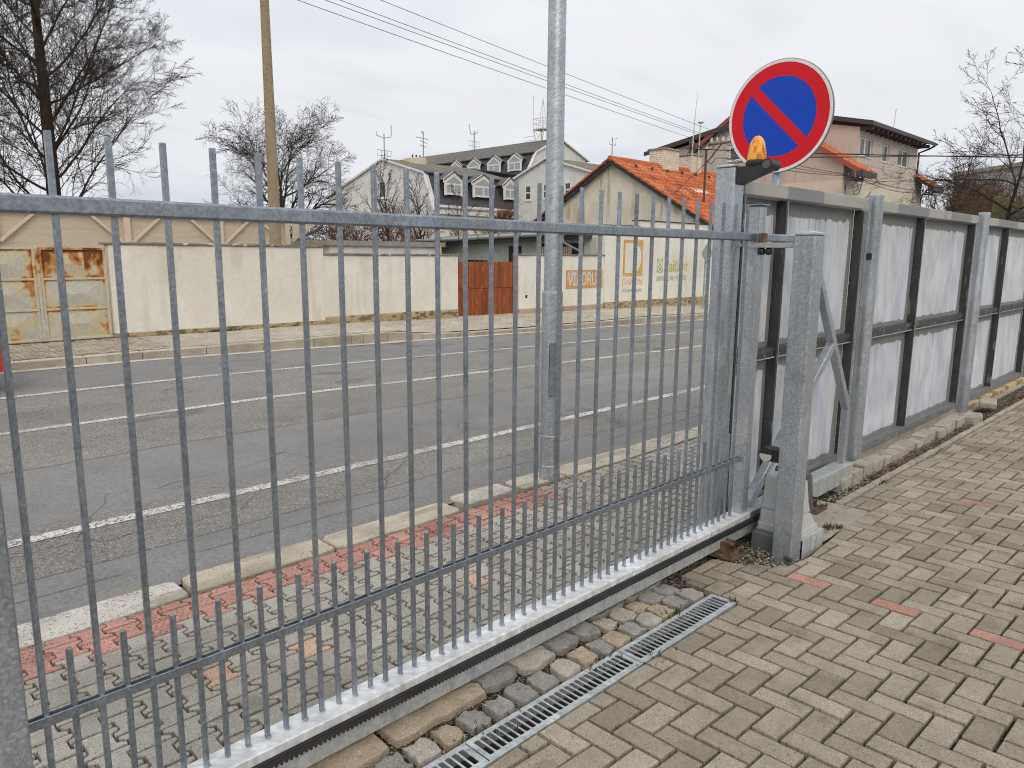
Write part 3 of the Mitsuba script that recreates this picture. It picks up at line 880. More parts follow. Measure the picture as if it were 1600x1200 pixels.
# near kerb: flush stones of different colours and lengths
nk = thing('near_kerb', 'flush row of worn kerb stones between pavement and road', 'kerb')
for j, (x0, x1, t, ya, yb) in enumerate(((-3, -2.0, .3, 1.465, 1.70), (-1.98, -1.0, .6, 1.465, 1.70), (-.98, .26, .8, 1.465, 1.70), (.28, 1.245, .95, 1.465, 1.695), (1.275, 2.05, .15, 1.475, 1.70), (2.07, 2.985, .2, 1.48, 1.71), (3.06, 3.52, .62, 1.53, 1.735), (3.57, 4.02, .3, 1.50, 1.72), (4.04, 5.0, .42, 1.47, 1.71), (5.02, 6.0, .3, 1.47, 1.71), (6.02, 7.0, .35, 1.47, 1.71), (7.02, 8.0, .4, 1.47, 1.71), (8.02, 9.0, .3, 1.47, 1.71), (9.02, 10, .4, 1.47, 1.71), (10.02, 11, .3, 1.47, 1.71), (11.02, 14, .3, 1.47, 1.71))):
    m = stone_mesh((x0 + x1) / 2, (ya + yb) / 2, x1 - x0, yb - ya, -0.001 + sr.uniform(-.004, .004), 300 + j, rough=.0025, n=40, depth=.12)
    put('kerb_stone', m, 'kerb_stone', nk, smooth=True, uv=(t, 0), label='pale broken kerb stone' if j == 6 else None)

# far kerb, raised
fk = thing('far_kerb', 'raised kerb of long tan stones along the far pavement', 'kerb')
x, j = -6.0, 0
joints = [-6]
while x < 34:
    L = sr.choice([1.0, 1.0, 1.0, .62, .8, .28])
    z0 = float(zroad(x + L / 2, KERB_Y)); z1 = float(np.interp(x, KX, KZ)); z2 = float(np.interp(x + L, KX, KZ))
    v, f = box(x, x + L - .012, KERB_Y, KERB_Y + .2, z0 - .1, z1, .012)
    v = v.copy(); top = v[:, 2] > z1 - .03
    v[top, 2] += (v[top, 0] - x) / L * (z2 - z1)
    put('kerb_stone', (v, f), 'kerb_stone', fk, uv=(sr.uniform(0, .6), 0))
    x += L
# far pavement: rows of small pavers; the material carries what is too far to pick apart
def far_fn(p, n, uv):
    ry = (p.y - 10.45) / 0.105; row = dr.floor(ry); rx = p.x / 0.21 + 0.5 * (row - 2 * dr.floor(row / 2)); col = dr.floor(rx)
    drv = smoothstep(0.4, 0.5, dr.abs(p.x - 3.0) - 1.0)
    e = dr.minimum(dr.minimum(ry - row, 1 - ry + row) * 0.105, dr.minimum(rx - col, 1 - rx + col) * 0.21)
    j = 1 - smoothstep(0.004, 0.010, e)
    c = mix((0.33, 0.30, 0.25), (0.42, 0.39, 0.335), cell_rand(row, col, 2)) * (0.8 + 0.4 * fbm(p.x * 3, p.y * 3, 1.0))
    return mix(c, mi.Color3f(0.12, 0.105, 0.08), j * 0.75)


mat('far_paving', far_fn, 0.92, 0, 0.2)
put('far_pavement', grid(-12, 40, 104, KERB_Y + .2, 12.8, 8, zwalk), 'far_paving', kind='structure', smooth=True)
# patch of herringbone pavers in front of the rusty gate: real pieces where they can still be told apart
ms, uvs = [], []
fa = 0.2
for k in range(-12, 30):
    for m_ in range(-14, 16):
        for (u, v, w, h) in ((0, 0, 2, 1), (-1, 0, 1, 2)):
            uu, vv = u + k + 4 * m_, v + k
            x0, yb = 1.6 + uu * fa / 2, 10.47 + vv * fa / 2
            if 1.4 < x0 and x0 + w * fa / 2 < 4.6 and 10.46 <= yb and yb + h * fa / 2 <= 12.1:
                zc = float(zwalk(x0, yb + .1)) + .004
                ring = np.array([(x0, yb), (x0 + w * fa / 2, yb), (x0 + w * fa / 2, yb + h * fa / 2), (x0, yb + h * fa / 2)])
                ring = np.array(Polygon(ring).buffer(-.006, join_style=2).exterior.coords)[:-1]
                mm = paver_mesh(ring, zc - .05, zc + .006, .004, key='q'); ms.append(mm); uvs.append(np.tile([rnd.uniform(.3, 1), 0], (len(mm[0]), 1)))
put('gateway_pavers', cat_mesh(ms), 'paving', 'far_pavement', uv=np.vstack(uvs), kind='stuff')
# far verge behind the walls (yards of the neighbours)
put('far_yard', grid(-20, 60, 40, 12.16, 30, 10, lambda X, Y: zwalk(X, 12.05) - 0.03), 'earth', kind='structure', smooth=True)

# ================================================================== THE SLIDING GATE
gate = thing('sliding_gate', 'galvanised steel sliding gate of upright bars closing the yard entrance', 'gate')
S = 0.124; X0 = 0.3475; ZT = 1.8833
RAIL_END = 4.50
LEAF_X = 3.80                        # the leaf's end post
put('top_rail', box(-1.0, RAIL_END, -.021, .021, 1.700, 1.742, .006), 'galvanised', gate, smooth=30)
put('middle_rail', [box(.305, LEAF_X - .03, -.0130, -.0085, .476, .502, .0012), box(.305, LEAF_X - .03, .0085, .0130, .476, .502, .0012), box(.305, LEAF_X - .03, -.0085, .0085, .476, .480)], 'galvanised', gate)
put('middle_rail', [box(-1.0, .245, -.0130, -.0085, .476, .502, .0012), box(-1.0, .245, .0085, .0130, .476, .502, .0012), box(-1.0, .245, -.0085, .0085, .476, .480)], 'galvanised', gate)
put('bottom_rail', [box(-1.0, 3.834, -.058, .045, .132, .166, .004)], 'galvanised_white', gate)
put('tail_rail', [box(3.8345, 5.36, -.058, .045, .132, .166, .004)], 'galvanised_pale', gate)
put('guide_channel', [box(-1.0, 5.38, -.046, -.040, .030, .128, .002), box(-1.0, 5.38, .034, .040, .030, .128, .002), box(-1.0, 5.38, -.040, .034, .122, .128), box(-1.0, 5.38, -.040, -.012, .030, .036), box(-1.0, 5.38, .008, .034, .030, .036)], 'galvanised_pale', gate)
# toothed rack under the bottom rail
pts = [(-1.0, .108), (-1.0, .133), (4.6, .133), (4.6, .108)]
tx = 4.6
teeth = []
while tx > -1.0:
    teeth += [(tx, .108), (tx - .003, .099), (tx - .0085, .099), (tx - .0115, .108)]
    tx -= .0165
rack_poly = Polygon(pts[:3] + teeth).buffer(0)
m = extrude(rack_poly, .016); v = m[0]
put('toothed_rack', [(np.stack([v[:, 0], -.050 - v[:, 2], v[:, 1]], -1), m[1][:, ::-1]), box(-1.0, 4.6, -.060, -.050, .116, .1315)] + [cyl((x, -.061, .125), (x, -.068, .125), .007, 8) for x in np.arange(.1, 4.6, .25)], 'rubber', gate)
for k in range(0, 28):
    x = X0 + k * S
    if x < LEAF_X - .04:
        m = box(x - .0069, x + .0069, -.0069, .0069, .163, ZT, .0014)
        put('bar', m, 'galvanised', gate)
        for zc in (.506,):
            pass
for k in range(0, 28):
    x = X0 + (k + .5) * S
    if x < LEAF_X - .05:
        put('short_bar', box(x - .0069, x + .0069, -.0069, .0069, .163, .655, .0014), 'galvanised', gate)
for k in range(-10, 0):
    x = X0 + k * S
    if x + S / 2 < 0.22: put('short_bar', box(x + S / 2 - .0069, x + S / 2 + .0069, -.0069, .0069, .163, .655, .0014), 'galvanised', gate)
    if x < 0.2:
        put('bar', box(x - .0069, x + .0069, -.0069, .0069, .163, ZT, .0014), 'galvanised', gate)
welds = []
for k in range(0, 56):
    x = X0 + k * S / 2
    if x < LEAF_X - .05:
        welds.append(pebble(x, -.009, .502, .006, GR)); welds.append(pebble(x, -.007, .168, .010, GR))
put('weld_beads', welds, 'galvanised', gate, kind='stuff')
put('front_upright', box(.246, .304, -.045, .045, .02, 1.697, .005), 'galvanised_post', gate)
# end of the leaf and its counterweight tail
put('end_upright', box(LEAF_X - .03, LEAF_X + .04, -.034, .034, .166, 1.885, .005), 'galvanised_post', gate)
put('upright_cap', box(LEAF_X - .045, LEAF_X + .052, -.046, .046, 1.886, 1.894, .002), 'galvanised', gate)
put('sloping_brace', beam((RAIL_END - .02, 0, 1.725), (5.285, 0, .57), .05, .05, b=.004), 'galvanised_post', gate)
put('tail_upright', box(5.262, 5.312, -.025, .025, .168, .585, .004), 'galvanised_post', gate)
put('diagonal_brace', beam((3.90, 0, .19), (4.955, 0, 1.06), .05, .055, b=.004), 'galvanised_post', gate)
put('end_plate', box(3.83, 3.98, -.062, -.0585, .135, .17, .001), 'galvanised', gate)

# roller carriages on rusty base plates
for i, (x, lab) in enumerate(((3.56, 'rusty roller bracket and base plate under the gate left of the motor'), (4.63, 'rusty roller bracket and base plate under the gate right of the motor'))):
    t = thing('roller_carriage', lab, 'bracket')
    put('base_plate', box(x - .085, x + .085, -.150, .05, -.004, .010, .002), 'rusty_iron', t)
    put('bracket', [box(x - .035, x - .028, -.10, .03, .0105, .075), box(x + .028, x + .035, -.10, .03, .0105, .075), box(x - .028, x + .028, -.10, .02, .055, .062)], 'rusty_iron', t)
    put('roller', cyl((x - .027, -.002, .06), (x + .027, -.002, .06), .028, 14), 'steel_dark', t, smooth=30)
    for sx in (-1, 1): put('bolt', cyl((x + sx * .06, -.128, .0095), (x + sx * .06, -.128, .030), .011, 6), 'rusty_iron', t)

# ================================================================== ROLLER POST, MOTOR, PHOTOCELL
PX0, PX1, PY0, PY1 = 3.715, 3.835, -.362, -.252
post = thing('guide_post', 'square galvanised guide post standing in front of the gate end', 'post')
put('shaft', box(PX0, PX1, PY0, PY1, -.05, 1.728, .006), 'galvanised_post', post)
put('cap', hull([(x, y, z) for x in (PX0 - .004, PX1 + .004) for y in (PY0 - .004, PY1 + .004) for z in (1.7285, 1.738)] + [((PX0 + PX1) / 2, (PY0 + PY1) / 2, 1.752)]), 'galvanised_pale', post)
put('arm', [box(3.752, 3.80, PY1 + .001, .03, 1.664, 1.690, .002), box(3.80, 3.806, PY1 + .001, .03, 1.664, 1.690)], 'galvanised_pale', post)
put('arm_end', box(PX1 + .001, PX1 + .05, PY0 + .03, PY0 + .07, 1.66, 1.70, .002), 'galvanised_pale', post)
put('roller_bracket', box(3.755, 3.80, -.068, -.034, 1.672, 1.742, .004), 'rusty_iron', post)
for y in (-.050, -.090):
    put('rubber_roller', lathe([(.0, -.026), (.014, -.024), (.019, -.014), (.019, .0), (.012, .012), (.0, .014)], 12, (3.776, y, 1.652)), 'black_plastic', post, smooth=True)
put('anchor_bolt', cyl((3.70, -.37, .012), (3.716, -.33, .012), .012, 8), 'steel_dark', post)
bs = thing('motor_base', 'low galvanised steel channel that carries the gate motor', 'base')
put('channel', [box(PX1 + .002, 4.108, -.372, -.366, -.03, .088, .002), box(PX1 + .002, 4.108, -.366, -.10, .080, .0865), box(PX1 + .002, 4.108, -.10, -.094, -.03, .088, .002)], 'galvanised_pale', bs)
put('side_channel', box(3.775, 3.836, -.235, -.10, -.03, .085, .004), 'dark_plastic', bs)

mo = thing('gate_motor', 'grey plastic gate motor housing standing behind the guide post', 'gate motor')
def loft(secs):
    """sections (z, x0, x1, y0, y1), chamfered corners"""
    V = []
    for z, x0, x1, y0, y1, c in secs:
        V += [(x0 + c, y0, z), (x1 - c, y0, z), (x1, y0 + c, z), (x1, y1 - c, z), (x1 - c, y1, z), (x0 + c, y1, z), (x0, y1 - c, z), (x0, y0 + c, z)]
    V = np.array(V, float); n = len(secs); F_ = []
    for i in range(n - 1):
        for k in range(8):
            a, b = i * 8 + k, i * 8 + (k + 1) % 8
            F_ += [(a, b, b + 8), (a, b + 8, a + 8)]
    for k in range(1, 7):
        F_.append((0, k + 1, k)); F_.append(((n - 1) * 8, (n - 1) * 8 + k, (n - 1) * 8 + k + 1))
    return V, np.array(F_)


put('lower_cover', loft([(.088, 3.842, 4.088, -.352, -.09, .02), (.118, 3.842, 4.085, -.350, -.09, .02), (.121, 3.85, 4.066, -.343, -.095, .02), (.17, 3.853, 4.045, -.335, -.098, .02), (.205, 3.856, 4.020, -.329, -.100, .02)]), 'grey_plastic', mo, smooth=40)
put('upper_cover', loft([(.2085, 3.856, 4.018, -.329, -.100, .02), (.26, 3.860, 4.003, -.324, -.102, .02), (.385, 3.866, 3.985, -.316, -.105, .02), (.402, 3.878, 3.972, -.300, -.115, .02)]), 'grey_plastic', mo, smooth=40)
put('rear_cover', loft([(.20, 4.024, 4.080, -.335, -.098, .02), (.235, 4.007, 4.058, -.329, -.100, .02), (.31, 3.996, 4.045, -.324, -.102, .018), (.40, 3.988, 4.040, -.318, -.104, .018), (.424, 3.988, 4.030, -.306, -.112, .015)]), 'dark_plastic', mo, smooth=40)
put('latch', box(3.985, 4.012, -.3335, -.3295, .196, .204, .001), 'steel_dark', mo)
put('pinion', cyl((3.94, -.092, .105), (3.94, -.064, .105), .030, 18), 'steel_dark', mo)

pc = thing('photocell', 'black photocell housing with a grey lens on the inner side of the guide post', 'sensor')
put('housing', box(3.742, 3.80, PY1 + .001, -.175, .515, .592, .006), 'black_plastic', pc)
put('barrel', cyl((3.734, -.172, .553), (3.80, -.172, .553), .0395, 22), 'black_plastic', pc, smooth=30)
lens = Point(0, 0).buffer(.034, quad_segs=10).intersection(sbox(-.05, -.05, .05, .006))
m = extrude(lens, .004)
put('lens', face_x(m, 3.7335, -.172, .549), 'grey_plastic', pc)

# ================================================================== GATE PILLAR WITH ITS WARNING LAMP
pil = thing('gate_pillar', 'tall square galvanised pillar beside the gate end carrying the amber lamp', 'pillar')
QX0, QX1, QY0, QY1 = 3.77, 3.885, .132, .247
put('shaft', box(QX0, QX1, QY0, QY1, -.05, 2.10, .007), 'galvanised_post', pil)
put('cap', hull([(x, y, z) for x in (QX0 - .004, QX1 + .004) for y in (QY0 - .004, QY1 + .004) for z in (2.1005, 2.108)] + [((QX0 + QX1) / 2, (QY0 + QY1) / 2, 2.122)]), 'galvanised_pale', pil)
put('arm', [box(QX0 + .02, QX0 + .08, QY0 - .0985, QY0 - .001, 1.664 + .005, 1.690, .002)], 'galvanised', pil)
wl = thing('warning_lamp', 'amber egg shaped warning lamp on a black base at the top of the pillar', 'lamp')
LX, LY = 3.83, .040
put('wedge', hull([(LX - .042, QY0 - .001, 2.005), (LX + .042, QY0 - .001, 2.005), (LX - .042, QY0 - .001, 2.098), (LX + .042, QY0 - .001, 2.098), (LX - .045, -.035, 2.068), (LX + .045, -.035, 2.068), (LX - .045, -.035, 2.098), (LX + .045, -.035, 2.098)]), 'black_plastic', wl)
put('base', lathe([(.0, 2.097), (.052, 2.0975), (.057, 2.106), (.056, 2.122), (.050, 2.127), (.0, 2.1275)], 28, (LX, LY, 0)), 'black_plastic', wl, smooth=40)
put('joint', cyl((LX - .052, -.045, 2.098), (LX + .052, -.045, 2.098), .030, 20), 'black_plastic', wl, smooth=30)
put('joint_cap', cyl((LX - .0555, -.045, 2.098), (LX - .0525, -.045, 2.098), .022, 20), 'dark_plastic', wl, smooth=30)
prof = []
for i in range(33):
    t = i / 32
    r = .047 * (1 - t ** 2.3) ** .5 if t < 1 else 0
    prof.append((r + (.0014 if i % 2 else 0) * (t < .93), 2.128 + .128 * t))
m = lathe(prof, 40, (LX, LY, 0)); v = m[0].copy()
a_ = np.arctan2(v[:, 1] - LY, v[:, 0] - LX); rr = np.hypot(v[:, 0] - LX, v[:, 1] - LY)
v[:, 0] += np.cos(a_) * .0011 * np.sign(np.cos(a_ * 20)) * (rr > .01); v[:, 1] += np.sin(a_) * .0011 * np.sign(np.cos(a_ * 20)) * (rr > .01)
put('amber_dome', (v, m[1]), 'amber', wl, label='amber ribbed lamp dome')

# ================================================================== NO-STANDING SIGN ON ITS POST
sp = thing('road_sign', 'round blue and red no waiting sign on a grey post behind the fence', 'sign')
SX, SYc, SZ, R = 4.42, .222, 2.452, .330
rot = 0.10
def disc(poly, th, name, matn, dx, lab=None):
    m = extrude(poly, th)
    m = face_x(m, 0, 0, 0)
    # turn the sign slightly towards the yard and lean it a little
    v = m[0] + [dx, 0, 0]
    a = SIGN_YAW; c, s = math.cos(a), math.sin(a)
    v = np.stack([v[:, 0] * c - v[:, 1] * s, v[:, 0] * s + v[:, 1] * c, v[:, 2]], -1)
    b = SIGN_LEAN; c, s = math.cos(b), math.sin(b)
    v = np.stack([v[:, 0], v[:, 1] * c - v[:, 2] * s, v[:, 1] * s + v[:, 2] * c], -1)
    put(name, (v + [SX, SYc, SZ], m[1]), matn, sp, label=lab)


SIGN_YAW, SIGN_LEAN = 0.0, 0.0
c0 = Point(0, 0)
disc(c0.buffer(R, quad_segs=24), .012, 'rim', 'sign_edge', .0125)
disc(c0.buffer(R - .004, quad_segs=24).difference(c0.buffer(R * .935, quad_segs=24)), .003, 'white_border', 'sign_white', 0)
ring_in = c0.buffer(R * .70, quad_segs=24)
bar = affinity.rotate(sbox(-R, -R * .095, R, R * .095), -45, origin=(0, 0))
redp = c0.buffer(R * .935, quad_segs=24).difference(ring_in).union(bar.intersection(ring_in.buffer(.002)))
disc(redp, .003, 'red_ring', 'sign_red', 0)
disc(ring_in.difference(bar), .003, 'blue_field', 'sign_blue', 0)
put('post', cyl((SX + .062, .235, -.1), (SX + .062, .235, 2.70), .030, 20), 'galvanised_post', sp, smooth=30)
put('clamp', [box(SX + .026, SX + .098, .198, .272, z - .02, z + .02, .004) for z in (2.25, 2.55)], 'galvanised_pale', sp)

# ================================================================== FENCE OF PANELS IN STEEL FRAMES
def fence_section(x0, x1, mids, label, last=False):
    t = thing('fence_section', label, 'fence', 'framed fence panels along the yard')
    yf, yp = .145, .207                 # front of the frame, face of the sheets
    put('top_rail', [box(x0, x1, yf - .012, yf + .03, 1.962, 2.040, .003), box(x0, x1, yf + .03, yp, 1.955, 1.962)], 'patched_rail', t)
    put('bottom_rail', [box(x0, x1, yf + .001, yf + .012, .052, .118, .002), box(x0, x1, yf + .012, yp - .001, .112, .119)], 'grey_frame', t)
    put('middle_rail', [box(x0, x1, yf + .012, yp - .001, 1.050, 1.056), box(x0, x1, yf + .012, yf + .017, 1.024, 1.050), box(x0, x1, yf + .012, yp - .001, .990, .996), box(x0, x1, yf + .020, yf + .025, .996, 1.022)], 'black_frame', t)
    put('rail_edge', [box(x0 + .03, x1, yf + .0065, yf + .0115, z, z + .006) for z in (.9885,)], 'galvanised_pale', t)
    xs = [x0 + .004] + mids + [x1 - .06]
    for xm in xs:
        put('upright', [box(xm, xm + .006, yf, yp - .002, .120, 1.954, .001)], 'black_frame', t)
        put('flange', box(xm - .001, xm + .020, yf - .005, yf - .0005, .120, 1.954, .001), 'black_frame', t)
        put('flange_edge', box(xm + .0205, xm + .0245, yf - .006, yf + .004, .120, 1.954), 'galvanised_pale', t)
    put('edge_flat', box(x1 - .010, x1 - .002, yf - .011, yf - .001, .119, 1.961), 'galvanised_pale', t)
    for a, b in zip(xs[:-1], xs[1:]):
        for z0, z1 in ((.119, .989), (1.057, 1.955)):
            m = box(a + .008, b - .002, yp, yp + .012, z0, z1)
            uv = np.stack([(m[0][:, 0] - a) / (b - a), (m[0][:, 2] - z0) / (z1 - z0)], -1)
            put('sheet', m, 'streaked_panel', t, uv=uv)


fence_section(3.90, 5.735, [4.44], 'first framed fence panel behind the guide post with the sign post in it')
fence_section(5.885, 8.72, [7.07], 'second framed fence panel right of the motor, row of stones at its foot')
fence_section(8.905, 11.72, [10.08], 'third framed fence panel at the right edge of the picture')
fence_section(11.885, 14.7, [13.08], 'fourth framed fence panel beyond the third')
fence_section(14.885, 17.7, [16.08], 'fifth framed fence panel beyond the fourth')
for x, lab in ((5.81, 'round galvanised fence post between first and second panel'), (8.81, 'round galvanised fence post between second and third panel'), (11.80, 'round galvanised fence post beyond the third panel'), (14.80, 'round galvanised fence post beyond the fourth panel')):
    t = thing('fence_post', lab, 'post', 'round posts of the panel fence')
    put('pipe', cyl((x, .105, -.1), (x, .105, 2.065), .051, 28), 'galvanised_post', t, smooth=30)
    put('cap', lathe([(.054, 2.050), (.055, 2.068), (.047, 2.075), (.0, 2.077)], 28, (x, .105, 0)), 'galvanised_pale', t, smooth=40)
    if x < 6: put('bracket', box(x - .062, x - .03, .085, .125, 1.60, 1.65, .006), 'black_plastic', t)

# row of concrete blocks along the foot of the fence
x = 5.18; i = 0
br = random.Random(8)
ORD = 'first second third fourth fifth sixth seventh eighth ninth tenth eleventh twelfth thirteenth fourteenth fifteenth sixteenth'.split()
for L in (.20, .17, .19, .20, .18, .20, .17, .20, .20, .16, .2, .19, .2, .18, .17, .2):
    h = .078 + br.uniform(-.012, .012)
    sk = br.uniform(-.05, .05); yoff = -.012 - .011 * (x - 5.2) + br.uniform(-.012, .012)
    m = rotz(box(x, x + L - .014, yoff - .045, yoff + .070, -.03, h, .006), sk, (x, yoff, 0))
    put('edging_block', m, 'concrete', None, label=f'{ORD[i]} concrete block from the gate motor along the fence foot', cat='block', group='concrete blocks along the foot of the fence')
    x += L + (.05 if i == 1 else 0.0); i += 1
put('loose_stone', stone_mesh(8.30, -.10, .32, .14, .085, 410, rough=.02, depth=.1), 'concrete', None, smooth=True, label='long rounded lump of concrete at the end of the row of blocks', cat='stone')
put('stone_slab', (rotz(box(8.92, 9.28, -.14, .02, .05, .115, .012), .2, (9.1, 0, 0))), 'concrete', None, label='loose tilted stone slab lying on the edging by the second round post', cat='stone')
put('footing', [box(8.95, 14.7, .10, .24, -.05, .05, .01)], 'plinth', None, kind='structure', label='yellowish concrete footing under the third panel')
put('footing_wall', [box(5.9, 8.72, .155, .24, -.05, .05, .01), box(3.9, 5.73, .155, .24, -.05, .05, .01)], 'concrete', None, kind='structure')

# ================================================================== LAMP POST ON THE PAVEMENT
lp = thing('lamp_post', 'tall galvanised lamp post on the pavement beside the near kerb', 'lamp post')
LXc, LYc = 3.895, 1.56
put('base_tube', lathe([(.0765, -.05), (.0765, .10), (.0735, .104), (.0735, 1.345), (.0715, 1.362), (.063, 1.368)], 32, (LXc, LYc, 0)), 'galvanised_post', lp, smooth=35)
put('shaft', lathe([(.062, 1.365), (.060, 3.2), (.052, 6.0), (.050, 6.6)], 32, (LXc, LYc, 0)), 'galvanised_post', lp, smooth=35)
put('collar', lathe([(.079, .318), (.0805, .322), (.0805, .330), (.079, .334)], 32, (LXc, LYc, 0)), 'galvanised_pale', lp, smooth=30)
# service door facing the road side of the yard
an = math.atan2(EYE[1] - LYc, EYE[0] - LXc)
ring = []
for a in np.linspace(an - .2, an + .95, 10): ring.append(a)
dv = [(LXc + .0750 * math.cos(a), LYc + .0750 * math.sin(a), z) for z in (.62, 1.00) for a in ring]
df = []
for k in range(9): df += [(k, k + 1, k + 11), (k, k + 11, k + 10)]
put('service_door', (np.array(dv), np.array(df)), 'galvanised', lp, smooth=True)
dv2 = []
seam = [tube([(LXc + .0753 * math.cos(ring[0]), LYc + .0753 * math.sin(ring[0]), z) for z in (.625, .99)], .0022, 5), tube([(LXc + .0753 * math.cos(a), LYc + .0753 * math.sin(a), .62) for a in ring], .002, 5), tube([(LXc + .0753 * math.cos(a), LYc + .0753 * math.sin(a), 1.0) for a in ring], .002, 5)]
put('door_seam', seam, 'wire_black', lp)
a = an + .55
lv = [(LXc + .0760 * math.cos(q), LYc + .0760 * math.sin(q), z) for z in (.80, .845) for q in (a - .12, a + .12)]
put('sticker', (np.array(lv), np.array([[0, 1, 3], [0, 3, 2]])), 'sign_white', lp)
put('lamp_arm', tube([(LXc, LYc, 6.6), (LXc - .05, LYc + .15, 6.95), (LXc - .2, LYc + .6, 7.15), (LXc - .35, LYc + 1.1, 7.2)], [.05, .045, .04, .035], 12), 'galvanised', lp, smooth=40)
put('lantern', hull([(LXc - .35 + sx * .1, LYc + 1.0 + sy, 7.16 + sz) for sx in (-1, 1) for sy in (0, .55) for sz in (0, .09)]), 'grey_plastic', lp)

# ================================================================== ACROSS THE ROAD: walls and gates
WY = WALL_Y


def coping(parent, x0, x1, z, y0=WY - .035, y1=WY + .27):
    x = x0; r = random.Random(int(x0 * 10))
    while x < x1 - .05:
        L = min(r.uniform(.34, .5), x1 - x)
        put('coping_slab', box(x, x + L - .008, y0 + r.uniform(-.008, .008), y1, z + .001, z + .045 + r.uniform(-.006, .006), .008), 'coping', parent)
        x += L


w1 = thing('garden_wall', 'higher cream plastered wall between the rusty gate and the concrete mast', 'wall')
put('plaster', box(4.135, 8.29, WY, WY + .24, .20, 1.735, .006), 'cream_stucco', w1)
put('plinth', box(4.36, 8.30, WY - .014, WY + .25, -.1, .205, .012), 'plinth', w1)
coping(w1, 4.06, 8.29, 1.735)
w2 = thing('garden_wall', 'lower cream plastered wall left of the wooden gate with grass at its foot', 'wall')
put('plaster', box(8.295, 12.03, WY + .002, WY + .24, .27, 1.575, .006), 'cream_stucco', w2)
put('plinth', box(8.305, 12.035, WY - .012, WY + .25, -.1, .272, .012), 'plinth', w2)
coping(w2, 8.295, 12.07, 1.575)
t = thing('warning_lamp', 'small orange lamp on the lower cream wall near the wooden gate', 'lamp')
put('stem', cyl((11.55, 12.2, 1.615), (11.55, 12.2, 1.66), .03, 10), 'black_plastic', t)
put('dome', lathe([(.055, 1.66), (.06, 1.72), (.05, 1.78), (.02, 1.82), (0, 1.825)], 14, (11.55, 12.2, 0)), 'amber', t, smooth=True)
ms = []
for _ in range(150):
    x, y = 6.05 + GR.normal(0, .22), 12.02 + GR.uniform(-.03, .01); h = GR.uniform(.03, .09); z0 = .11
    ms.append((np.array([[x - .006, y, z0], [x + .006, y, z0], [x + GR.normal(0, .025), y - GR.uniform(0, .03), z0 + h]]), np.array([[0, 1, 2]])))
put('grass_tuft', ms, 'grass', None, kind='stuff', label='tuft of grass at the foot of the higher cream wall', cat='grass')

w3 = thing('garden_wall', 'white plastered wall with the orange lettering right of the wooden gate', 'wall')
put('plaster', box(14.195, 17.82, WY, WY + .24, .165, 1.595, .006), 'white_stucco', w3)
put('plinth', box(14.19, 17.815, WY - .016, WY + .25, -.2, .165, .01), 'pink_plinth', w3)
coping(w3, 14.17, 17.84, 1.595)
put('jamb_recess', box(14.187, 14.1945, WY + .02, WY + .20, .17, 1.59), 'cream_stucco', w3)
put('letter_slot', box(14.42, 14.50, WY - .004, WY - .0005, .46, .54), 'dark_void', w3)
put('peg', cyl((14.93, WY - .03, .93), (14.93, WY - .0005, .93), .016, 8), 'steel_dark', w3)
put('plate', box(16.08, 17.76, WY - .006, WY - .0008, .655, 1.195), 'ad_tan', w3, label='painted tan advertising field')
m = meshkit.text_mesh('VIADRUS', .36, .004, bold=True); m = (np.array(m.vertices), np.array(m.faces))
wd = m[0][:, 0].max()
def serifs(poly_m, n): return poly_m
put('lettering', stand((m[0] - [m[0][:, 0].min(), 0, 0], m[1]), 16.16, WY - .0065, .755, 1.53 / wd), 'ad_white', w3, label='white VIADRUS lettering')

w4 = thing('advertising_wall', 'tall white wall with painted orange and lime adverts at the house corner', 'wall')
put('plaster', box(17.84, 23.86, WY - .012, WY + .27, .20, 2.50, .006), 'white_stucco', w4)
put('raised_plaster', box(19.58, 23.86, WY - .012, WY + .27, 2.502, 2.70, .004), 'white_stucco', w4)
put('plinth', hull([(x, y, z) for x, zb in ((17.835, .02), (23.87, -.2)) for y in (WY - .05, WY + .28) for z in (zb - .25, .20)]), 'plinth', w4)
put('capping', [box(17.82, 19.575, WY - .05, WY + .3, 2.503, 2.53), box(19.56, 23.9, WY - .05, WY + .3, 2.703, 2.73)], 'gutter_dark', w4)
Y4 = WY - .0125
sq = sbox(0, 0, 1.04, 1.12)
dsh = sbox(.10, .10, .62, 1.02).union(affinity.scale(Point(.56, .56).buffer(1, quad_segs=16), .40, .46).intersection(sbox(.56, 0, 1.04, 1.12)))
put('emblem', stand(extrude(sq.difference(dsh), .004), 18.74, Y4, .98), 'ad_orange', w4, label='orange square emblem with a white letter D shape')
def text_on(txt, h, x0, x1, z, y, mt, name='lettering', bold=False, lab=None, holder=None):
    m = meshkit.text_mesh(txt, h, .004, bold=bold); v = np.array(m.vertices); v[:, 0] -= v[:, 0].min()
    put(name, stand((v, np.array(m.faces)), x0, y, z, (x1 - x0) / v[:, 0].max()), mt, holder or w4, label=lab)


